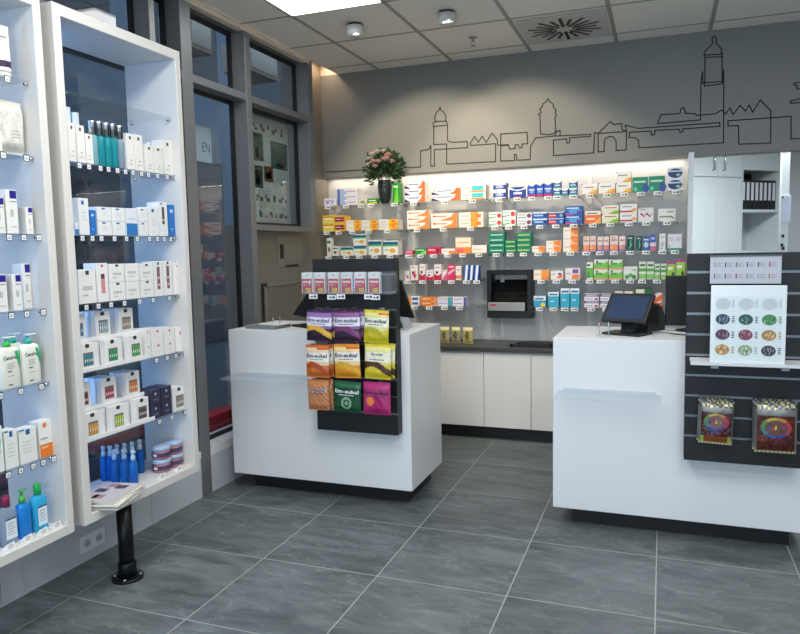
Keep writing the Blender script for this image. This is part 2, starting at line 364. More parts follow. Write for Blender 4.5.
# poster in second bay
def pos2(o, w, h):
    GR = mat('#14503f', .6); y = -.005
    def R(a, b_, c_, d, m_): o.rect(-w/2+a*w, h*(1-d), -w/2+c_*w, h*(1-b_), y, m_)
    o.rect(-w/2, h*.955, w/2, h, y, mat('#8a9086', .6))
    R(.04, .19, .36, .43, GR); R(.54, .23, .96, .47, GR); R(.1, .47, .33, .66, GR)
    o.lathe([(0, 0), (.028, 0), (.028, .001)], mat('#7fc24a', .6), seg=10) if 0 else None
    R(.17, .32, .26, .4, mat('#8fca4e', .6)); R(.72, .35, .92, .45, mat('#cfb9a8', .6)); R(.6, .38, .68, .44, mat('#b8c9b8', .6))
    R(.08, .21, .3, .225, LG); R(.58, .25, .85, .263, LG); R(.58, .275, .8, .285, LG); R(.16, .51, .26, .64, mat('#d7ddd0', .6))
    R(.36, .46, .58, .6, mat('#8c5a44', .6)); R(.4, .48, .54, .57, mat('#c9a58a', .6))
    rr = random.Random(3)
    for row, n in ((.13, 5), (.16, 4), (.76, 6), (.73, 4), (.9, 7), (.88, 3), (.6, 3)):
        for i in range(n):
            X = .08+.86*(i+.5)/n+rr.uniform(-.03, .03); ww = rr.uniform(.015, .045)
            if row == .6 and X < .65: continue
            R(X-ww, row-rr.uniform(.01, .03), X+ww, row+.012, mat(rr.choice(['#2d3b36', '#55604f', '#a8483b', '#3c5c46', '#6d6a5f']), .6))
    for zz in (.1, .2, .68, .7, .8, .82, .94): R(.4 if zz == .2 else .1, zz, .52 if zz == .2 else .9, zz+.004, mat('#9da29a', .6))
o = poster_x('window_poster', '', -2.78, 250, 290.5, 108, 227, 0, mat('#d3d6c8', .7), pos2)
tag(o, 'tall pale poster with dark green panels in the second window', 'poster')
# metal service panels in the recess
def pane_x(name, label, cat, u0, u1, v0, v1, x, t, m_, fn=None):
    P0 = at(u0, v1, 0, x); P1 = at(u1, v1, 0, x); T = at(u0, v0, 0, x); w = P1.y-P0.y; h = T.z-P0.z
    o = MB(); o.box(-w/2, 0, 0, w/2, t, h, m_, .004)
    if fn: fn(o, w, h)
    return tag(o.build(name, None, (x, (P0.y+P1.y)/2, P0.z), HP), label, cat)
BR2 = mat('#9a9183', .35, .4)
def fsl(o, w, h):
    o.box(-w*.42, -.003, h*.28, -w*.28, 0, h*.72, BLACK, .002); o.box(-w*.22, -.003, h*.02, w*.3, 0, h*.08, BLACK, .002)
pane_x('service_hatch', 'bronze metal service hatch with black slots beside poster window', 'hatch', 278.5, 303, 235, 268, -2.738, .007, BR2, fsl)
def fr2(o, w, h):
    o.box(-w/2, -.008, 0, -w/2+.03, 0, h, BR2, .002); o.box(w/2-.03, -.008, 0, w/2, 0, h, BR2, .002); o.box(-w/2, -.008, h-.03, w/2, 0, h, BR2, .002); o.box(-w/2-.03, -.002, 0, -w/2-.008, 0, h, BLACK)
pane_x('hatch_door', 'framed bronze metal door low behind the left counter', 'door', 266.5, 304, 283, 350, -2.735, .01, mat('#857d6e', .4, .3), fr2)

# ================================================================== DISPLAY CASES
XF = -2.20; XBK = -2.505
SZ = [.69, .985, 1.27, 1.555, 1.85, 2.125]
def display_case(y0, y1, label):
    t = thing('display_case', label, 'display case', (XF, (y0+y1)/2, .365), 0, 'white display cases in front of the window')
    ox, oy, oz = XF, (y0+y1)/2, .365
    def P(name, x0, ya, z0, x1, yb, z1, m_, bev=.002):
        a = MB(); a.box(x0-ox, ya-oy, z0-oz, x1-ox, yb-oy, z1-oz, m_, bev); return a.build(name, t)
    P('side_panel', XBK, y0, .365, XF, y0+.04, 2.44, CASEW); P('side_panel', XBK, y1-.036, .365, XF, y1, 2.44, CASEW)
    P('top_panel', XBK, y0+.0405, 2.395, XF, y1-.0365, 2.44, CASEW); P('bottom_panel', XBK, y0+.0405, .365, XF, y1-.0365, .405, CASEW)
    P('back_glass', XBK, y0+.042, .407, XBK+.004, y1-.038, 2.393, G_WIN, 0)
    for z in SZ:
        P('glass_shelf', XBK+.012, y0+.043, z-.006, XF-.035, y1-.039, z, G_SHELF, 0)
        for x in (XBK+.035, XF-.05):
            for yy, s in ((y0+.04, 1), (y1-.036, -1)):
                a = MB(); a.tube([(x-ox, yy-oy+s*.0006, z-.0125-oz), (x-ox, yy-oy+s*.016, z-.0125-oz)], .006, CHROME); a.build('shelf_pin', t)
    return t
display_case(1.36, 2.10, 'white display case at left edge of photo, holding skincare bottles')
display_case(2.155, 2.918, 'white display case beside the window post, holding cartons and blue sprays')
# support pipe
sp = thing('support_pipe', 'black iron pipe with round flange standing under white display case', 'pipe', (-2.27, 2.45, 0))
IRON = mat('#17181a', .35, .5)
a = MB(); a.lathe([(.034, .004), (.034, .363)], IRON, seg=24); a.lathe([(.041, .012), (.041, .075), (.038, .079)], IRON, seg=24); a.build('pole', sp)
fl_ = MB(); fl_.lathe([(.07, 0), (.07, .009), (.067, .012), (.042, .013)], IRON, seg=32)
flo = fl_.build('flange', sp)
for k in range(4):
    an = k*HP+.5; a = MB(); a.lathe([(.008, .0125), (.008, .017), (.004, .019)], CHROME, .056*math.cos(an), .056*math.sin(an), 6); a.build('screw', flo)
# wall socket
so = thing('wall_socket', 'double white power socket on low wall under display case', 'socket', (XL, at(92, 540, 0, XL).y, at(92, 540, 0, XL).z-.04), HP)
a = MB(); a.box(-.078, -.008, 0, .078, 0, .08, WHITE, .003); a.build('cover_plate', so)
for dx in (-.037, .037):
    a = MB(); c0 = []
    for k in range(20):
        an = 2*math.pi*k/20; c0.append((dx+.021*math.cos(an), .04+.021*math.sin(an)))
    a.prism(c0, -.0095, -.008, mat('#b9bcbe', .5)); a.box(dx-.012, -.0105, .037, dx-.007, -.0094, .043, BLACK); a.box(dx+.007, -.0105, .037, dx+.012, -.0094, .043, BLACK); a.build('socket_face', so)

# ================================================================== CARTON FACTORY
def pm(c): return mat(c, .42, spec=.45)
def carton_geo(w, d, h, base, patches, bev=.0012):
    """box with printed front; patches: ('r',x0,z0,x1,z1,col) ('p',[(x,z)..],col) ('e',cx,cz,rx,rz,col) ('t',text,x,z,size,col[,width]); coordinates 0..1"""
    o = MB(); o.box(-w/2, -d/2, 0, w/2, d/2, h, pm(base), bev)
    o.box(-w/2+.002, -d/2+.002, h-.0002, w/2-.002, -d/2+.0035, h+.0002, mat('#9a9a98', .6)) if w > .03 else None
    y = -d/2-.0004
    for i, p in enumerate(patches):
        yy = y-.00025*i; k = p[0]
        X = lambda a: -w/2+a*w
        if k == 'r': o.rect(X(p[1]), p[2]*h, X(p[3]), p[4]*h, yy, pm(p[5]))
        elif k == 'p':
            vs = [(X(a), yy, b_*h) for a, b_ in p[1]]; o.add(vs, [tuple(range(len(vs)))], pm(p[2]))
        elif k == 'e':
            vs = [(X(p[1]+p[3]*math.cos(t*math.pi/8)), yy, (p[2]+p[4]*math.sin(t*math.pi/8))*h) for t in range(16)]; o.add(vs, [tuple(range(16))], pm(p[5]))
        elif k == 't': o.text(p[1], p[4]*h, X(p[2]), p[3]*h, yy, pm(p[5]), width=(p[6]*w if len(p) > 6 else None))
    return o
def lines(x0, x1, z, n, dz, col='#8a8d96', th=.03):
    return [('r', x0, z-i*dz, x1-(i % 2)*.12, z-i*dz+th, col) for i in range(n)]
SW = [(.35, 0), (1, 0), (1, 1), (.86, .95), (.8, .55), (.6, .3)]
D = {
 'lilac': ('#e8e6ee', [('r', .1, .55, .9, .75, '#b9b9dc'), ('e', .3, .4, .12, .2, '#8f9ed0'), ('e', .7, .4, .12, .2, '#a9b4dc')]),
 'striplilac': ('#e9e6ea', [('r', 0, 0, .12, 1, '#4d6fb4'), ('p', [(.12, 0), (.5, 0), (.3, 1), (.12, 1)], '#a9b9e0'), ('r', .45, .4, .9, .6, '#b7a4b4')]),
 'smallgreen': ('#dfe3d2', [('e', .5, .5, .35, .3, '#8da860'), ('r', 0, 0, 1, .15, '#c9c4a0')]),
 'greenyellow': ('#2f9a3c', [('r', 0, 0, 1, .28, '#e3d335'), ('r', .12, .5, .88, .72, '#d9ecd2')]),
 'greenlime': ('#1f9a35', [('p', [(.2, 0), (.9, 0), (.7, .9), (.5, .6)], '#7bd23f'), ('r', .15, .75, .8, .85, '#d6f0c0')]),
 'orangenavy': ('#f2efee', [('p', [(.62, 0), (1, 0), (1, 1), (.86, 1), (.8, .5)], '#ee7030'), ('p', [(0, 0), (.3, 0), (0, .5)], '#312a6b'), ('r', .2, .5, .72, .68, '#7d86b5'), ('e', .1, .68, .04, .1, '#e0552a')]),
 'tealorange': ('#efe9de', [('r', .45, .25, .9, .85, '#45c4c4'), ('r', .42, 0, .95, .2, '#ee8c37'), ('r', .08, .5, .38, .62, '#b7b3a6')]),
 'orangeswoosh': ('#f5ebe0', [('p', SW, '#ef8b42'), ('r', .12, .5, .6, .66, '#d98c5d'), ('e', .12, .6, .05, .14, '#e0552a')]),
 'orangeblock': ('#f3ece0', [('r', .48, .0, .78, 1, '#f2a33a'), ('r', .7, .25, .9, .75, '#ef8236'), ('r', .08, .45, .42, .58, '#c9b79a')]),
 'navywave': ('#1f3f94', [('p', [(0, .72), (.5, .58), (1, .72), (1, 1), (0, 1)], '#e8ecf2'), ('p', [(0, 0), (1, 0), (1, .1), (.5, .22), (0, .1)], '#d8dcea'), ('r', .2, .34, .8, .52, '#c7d3f0')]),
 'navywide': ('#1c3c96', [('p', [(0, 1), (.1, 1), (.35, .75), (.65, .75), (.93, 1), (1, 1), (1, .0), (.94, 0), (.94, .8), (.5, .6), (.06, .8), (.06, 0), (0, 0)], '#e8ecf2'), ('r', .28, .3, .72, .5, '#d6def2'), ('p', [(.2, 0), (.8, 0), (.6, .12), (.4, .12)], '#b02b57')]),
 'bluered': ('#2450b4', [('r', 0, 0, 1, .17, '#b3235c'), ('r', .12, .5, .88, .62, '#cdd8f2'), ('e', .5, .38, .3, .1, '#7ea6e0'), ('p', [(0, 1), (.5, .82), (1, 1)], '#e4e8f0')]),
 'blueteal': ('#17498f', [('p', [(0, 1), (1, 1), (1, .8), (.5, .62), (0, .8)], '#e6ecf2'), ('r', .15, .3, .85, .5, '#c3dbe6'), ('r', 0, 0, 1, .2, '#2a9aa0')]),
 'whitegold': ('#f3efe6', [('p', [(.3, 0), (1, .0), (1, .45), (.7, .35), (.5, .12)], '#f0a53a'), ('r', .12, .6, .75, .7, '#96949c'), ('p', [(0, .85), (.08, 1), (0, 1)], '#a02040'), ('e', .7, .3, .12, .14, '#f6d27a')]),
 'greenblue': ('#1c8a62', [('e', .85, .25, .22, .32, '#2a4f9e'), ('r', .1, .62, .85, .74, '#bfe3d3'), ('e', .2, .2, .12, .14, '#63c9a5')]),
 'navyoval': ('#edf0f2', [('e', .5, .5, .47, .42, '#1e3a70'), ('r', .1, .62, .9, .74, '#d5deec'), ('e', .7, .35, .15, .12, '#8fc6a0')]),
 'yellow': ('#edd34a', [('r', 0, .72, 1, .86, '#cf6b3a'), ('r', 0, .0, 1, .12, '#cfd8a8'), ('r', .1, .45, .9, .65, '#f3ecc0')]),
 'purpleyellow': ('#ecb83c', [('r', .08, .2, .92, .78, '#7a2a52'), ('p', [(.6, .4), (.95, .75), (.95, .4)], '#d86a2c'), ('r', .15, .45, .6, .56, '#e3c7d3')]),
 'whiteyellow': ('#f1eadf', [('r', .52, 0, 1, 1, '#f7c035'), ('p', [(.52, 0), (1, 0), (1, .35), (.75, .2)], '#ef7f2d'), ('r', .1, .5, .45, .62, '#c3b5a4'), ('e', .78, .62, .12, .2, '#e8752e')]),
 'greenredcircle': ('#e9efe9', [('e', .8, .5, .16, .32, '#d2403a'), ('p', [(0, .1), (.6, .3), (.6, .4), (0, .3)], '#5fb06f'), ('r', .08, .62, .6, .76, '#9fc6a7')]),
 'whitegreycircle': ('#e5e6ea', [('e', .8, .5, .15, .32, '#7c3a5e'), ('r', .08, .2, .6, .32, '#4d8f6a'), ('r', .08, .6, .6, .74, '#a8a6ae')]),
 'bluewhite': ('#2c66b6', [('r', 0, .78, 1, 1, '#dfe6ee'), ('r', .1, .38, .7, .56, '#bcd4ee'), ('e', .85, .45, .1, .28, '#123a80')]),
 'bluered2': ('#254f9b', [('p', [(0, .1), (.55, .1), (.4, .75), (0, .75)], '#c63b44'), ('r', .05, .4, .5, .52, '#ecd5d5'), ('r', 0, .86, 1, 1, '#cdd9ea'), ('e', .82, .45, .1, .25, '#7fa9d8')]),
 'bluepurple': ('#245fae', [('e', .55, .45, .36, .3, '#4d9cd6'), ('r', 0, 0, .5, .22, '#b04b9a'), ('r', .08, .7, .8, .84, '#c9d8f0'), ('e', .8, .3, .14, .18, '#5a3c90')]),
 'orangewhite': ('#ee7b37', [('r', 0, .68, 1, 1, '#efe7dd'), ('r', .1, .76, .8, .86, '#8e8079'), ('p', [(.5, 0), (1, .0), (1, .5)], '#f6ad58'), ('r', .1, .3, .6, .42, '#fbe3d0')]),
 'limewhite': ('#e2e7c2', [('r', 0, .6, 1, 1, '#efece2'), ('p', [(.35, 0), (1, 0), (1, .5), (.7, .35)], '#8fb72f'), ('r', .15, .68, .9, .8, '#c7622e'), ('p', [(0, .85), (.12, 1), (0, 1)], '#b01e3c')]),
 'redwhite': ('#ece9e3', [('r', 0, .1, .75, .28, '#b23042'), ('e', .84, .36, .13, .2, '#e7a54c'), ('r', .12, .65, .7, .76, '#8e8a90')]),
 'redfigures': ('#dcdcdb', [('p', [(.12, .55), (.2, .66), (.4, .4), (.48, .66), (.5, .5), (.4, .32)], '#a82338'), ('p', [(.5, .55), (.58, .66), (.78, .4), (.88, .66), (.88, .5), (.78, .32)], '#a82338'), ('r', .1, .85, .5, .92, '#9a9aa0')]),
 'olive': ('#dfe1dd', [('p', [(.08, .3), (.7, .3), (.92, .15), (.92, .28), (.75, .42), (.08, .42)], '#7c9048'), ('r', .5, .68, .92, .78, '#8c9298')]),
 'pink': ('#d94a76', [('r', .1, .5, .9, .7, '#f3cad6')]),
 'greenbox': ('#2c8f4e', [('p', [(.3, 0), (1, 0), (1, .7)], '#8fd06a'), ('r', .1, .6, .8, .74, '#d5ecd6')]),
 'magenta': ('#cf2f57', [('r', .08, .5, .6, .7, '#f1c3cf'), ('e', .8, .5, .12, .3, '#8d1c44')]),
 'whiteorange': ('#f2ece4', [('r', .55, .0, 1, .6, '#f08a49'), ('r', .1, .5, .5, .62, '#b9a99c')]),
 'creamtall': ('#f0e3c8', [('r', 0, 0, 1, .4, '#f08c3a'), ('r', .08, .1, .5, .3, '#e35c7a'), ('r', .15, .66, .85, .74, '#d0b88a')]),
 'cream': ('#f1eae0', [('r', .1, .45, .7, .56, '#cfc2b0'), ('r', 0, 0, 1, .12, '#d9c09c')]),
 'green': ('#17876a', [('r', .12, .42, .88, .6, '#cfe8dc'), ('r', 0, 0, 1, .1, '#0d5a48')]),
 'greenyell': ('#17876a', [('r', .1, .4, .9, .58, '#d8e05a'), ('r', 0, 0, 1, .1, '#0d5a48')]),
 'orangepanel': ('#f2e9df', [('r', .5, .05, 1, .95, '#ef8536'), ('r', .08, .55, .45, .66, '#c0a895'), ('p', [(.5, .05), (.8, .05), (.5, .6)], '#f7b868')]),
 'pinkgrid': ('#edd3cc', [('r', 0, 0, 1, .42, '#e07a8c'), ('e', .25, .25, .2, .16, '#f3b25a'), ('e', .72, .25, .2, .16, '#f3a04a'), ('r', .12, .66, .88, .76, '#b28a92'), ('r', .1, .84, .6, .9, '#e0943c')]),
 'bluepink': ('#edd7cf', [('r', 0, 0, 1, .4, '#6e7fc4'), ('e', .3, .25, .2, .16, '#f0a25a'), ('r', .5, .1, .95, .36, '#e77a63'), ('r', .12, .66, .88, .76, '#b28a92')]),
 'darkgreen': ('#0f3d36', [('p', [(.2, 0), (.75, .35), (.6, .6), (.85, .9), (.45, .6), (.5, .35)], '#46c9a0'), ('r', .15, .8, .75, .87, '#bcd8cf')]),
 'bluetube': ('#2a5aa6', [('e', .5, .4, .4, .2, '#b8d2ee'), ('r', .1, .7, .9, .8, '#dbe5f2')]),
 'bluepinktube': ('#3d5fae', [('r', 0, .25, 1, .5, '#e8c8d2'), ('r', 0, .0, 1, .2, '#d3657c'), ('r', .2, .7, .8, .8, '#dde4f2')]),
 'whitenarrow': ('#e3e4e6', [('r', .3, .2, .7, .5, '#b9bcc4'), ('r', .3, .08, .5, .14, '#2b4050'), ('r', .2, .75, .8, .82, '#a9acb4')]),
 'whitegreenbase': ('#dfe0e4', [('r', 0, 0, 1, .12, '#2f8f73'), ('r', .1, .55, .42, .8, '#c6c8d0'), ('r', .58, .55, .9, .8, '#c6c8d0'), ('r', .08, .2, .16, .27, '#23403a')]),
 'mosaic': ('#e9e4e2', [('p', [(.3, .3), (.6, .65), (.85, .3), (.55, .1)], '#d6487e'), ('e', .35, .5, .14, .14, '#4a3d9a'), ('r', .1, .82, .6, .88, '#9a93a2'), ('e', .7, .55, .12, .12, '#e3c13a')]),
 'redbottom': ('#ede6e6', [('p', [(0, 0), (1, 0), (1, .42), (.5, .28), (0, .42)], '#c22a4a'), ('e', .4, .5, .18, .1, '#47308f'), ('r', .15, .78, .8, .84, '#a39aa4')]),
 'pinkwhite': ('#eee6e4', [('p', [(0, 0), (1, 0), (1, .8), (.4, .4)], '#e05a88'), ('r', .1, .85, .7, .92, '#b5929e')]),
 'magentatall': ('#d93a70', [('p', [(0, .3), (1, .6), (1, .75), (0, .5)], '#f3b9cc'), ('r', .15, .82, .85, .9, '#f6d7e0')]),
 'orangefade': ('#efe7e0', [('r', 0, .1, 1, .35, '#ea8a5c'), ('r', .2, .7, .85, .78, '#c2a7a0')]),
 'bluestripe': ('#2d5fae', [('p', [(.1, 0), (.6, 0), (.9, 1), (.4, 1)], '#e5ecf4'), ('p', [(.7, 0), (1, 0), (1, .6)], '#15357c')]),
 'orangehalf': ('#f3e6d8', [('r', .5, .0, 1, 1, '#f19a3c'), ('p', [(.5, 0), (1, 0), (1, .35), (.5, .15)], '#ef7b33'), ('r', .08, .5, .44, .6, '#d6b09a')]),
 'orangepurple': ('#eee6de', [('p', [(.45, .15), (.95, .15), (.95, .6), (.6, .4)], '#e9754e'), ('e', .75, .65, .15, .15, '#7d54a8'), ('r', .08, .6, .4, .7, '#b5a8ac')]),
 'purpleorange': ('#e6dfe4', [('r', .45, .05, .95, .45, '#ec8348'), ('r', .5, .55, .9, .9, '#7656a6'), ('r', .06, .5, .38, .6, '#b5a8ac')]),
 'leafgreen': ('#e6ece0', [('r', 0, .1, 1, .68, '#6cb544'), ('p', [(.0, .1), (.6, .1), (.35, .5)], '#3c8a2e'), ('r', .1, .78, .5, .9, '#20402a')]),
 'leafbox': ('#dfe8d6', [('p', [(0, 0), (1, 0), (1, .85), (.6, .55), (0, .5)], '#79c04c'), ('r', .12, .5, .62, .68, '#4a9a3d'), ('e', .22, .8, .08, .1, '#1c3f28'), ('r', 0, 0, 1, .12, '#eea77c')]),
 'berries': ('#e2e6e0', [('e', .25, .2, .16, .17, '#4ea043'), ('e', .5, .32, .16, .17, '#62b150'), ('e', .75, .2, .16, .17, '#439437'), ('r', .6, .7, .92, .78, '#9ab2a0')]),
 'greenstripe': ('#dbe8d2', [('r', 0, .45, 1, .62, '#57a845'), ('r', 0, .05, 1, .3, '#8ccb62'), ('r', .12, .75, .88, .86, '#2f5c38')]),
 'pinkgreen': ('#9fcf4e', [('r', 0, .86, 1, 1, '#c43a8e'), ('r', 0, 0, 1, .14, '#c43a8e'), ('r', .12, .55, .7, .7, '#f2f4e2'), ('e', .75, .3, .16, .12, '#2c5427')]),
 'blueorange': ('#f0eeea', [('r', .35, .25, .9, .7, '#2b66ae'), ('r', 0, .0, .28, 1, '#f09a3e'), ('r', .35, .78, .9, .84, '#9fb6d2')]),
 'orangered': ('#ef8838', [('r', .08, .55, .6, .72, '#fbe6cf'), ('p', [(.6, 0), (1, 0), (1, .9), (.8, .4)], '#f7c9a0'), ('r', .7, .3, .95, .5, '#c8382c')]),
 'lavender': ('#e4e2ec', [('r', .08, .55, .7, .7, '#8a80b4'), ('r', .75, 0, 1, 1, '#3aa6b4')]),
 'lavendernavy': ('#e6e4ee', [('r', .08, .5, .72, .66, '#7d6cb0'), ('r', .85, 0, 1, 1, '#3d4fa0')]),
 'bluelemon': ('#2f9fc4', [('r', 0, .6, 1, 1, '#e6edf0'), ('r', .1, .68, .8, .82, '#2c5f9e'), ('e', .75, .2, .2, .18, '#f1d24b')]),
 'aqua': ('#35a9c8', [('r', 0, .72, 1, 1, '#e7edf0'), ('r', .1, .78, .9, .88, '#3d6fa8'), ('r', .2, .35, .6, .42, '#c7e9f2')]),
 'purplestrip': ('#eceaf0', [('r', 0, .62, 1, .95, '#4b3a78'), ('r', .1, .72, .9, .84, '#d7cfe6'), ('r', .1, .2, .6, .32, '#9c93a8'), ('r', .7, .1, .95, .4, '#d0556a')]),
 'paleorange': ('#ead9c6', [('r', .1, .45, .9, .7, '#c9744a')]),
 'greenlid': ('#2c6a3c', [('e', .75, .4, .12, .2, '#9fd28a'), ('r', .1, .75, .6, .95, '#efe6d2')]),
 'orangeburst': ('#ee6a2e', [('p', [(0, .5), (1, .95), (1, 1), (0, 1)], '#e8e4e2'), ('p', [(0, .0), (1, .45), (1, .55), (0, .2)], '#f3e0d4'), ('p', [(0, .85), (.5, 1), (0, 1)], '#3c3170')]),
 'whitegreen': ('#eef0e6', [('r', 0, .72, 1, .92, '#1f5f8a'), ('r', 0, .6, 1, .72, '#58b06e'), ('e', .65, .3, .22, .16, '#e8ae3c'), ('r', .1, .3, .4, .38, '#b5b0a2')]),
 'sachets': ('#e6e4dc', [('r', .1, .7, .9, .85, '#3a7a5c'), ('r', .25, .25, .8, .5, '#b5a99a'), ('e', .5, .35, .18, .14, '#4c4c48')]),
}
SHELF_BACK = {}
STK = {1: [''], 2: ['lower ', 'upper '], 3: ['bottom ', 'middle ', 'top '], 4: ['bottom ', 'second-lowest ', 'second-highest ', 'top '], 5: ['bottom ', 'second ', 'middle ', 'fourth ', 'top ']}
YP = 5.345     # product fronts on the back shelves
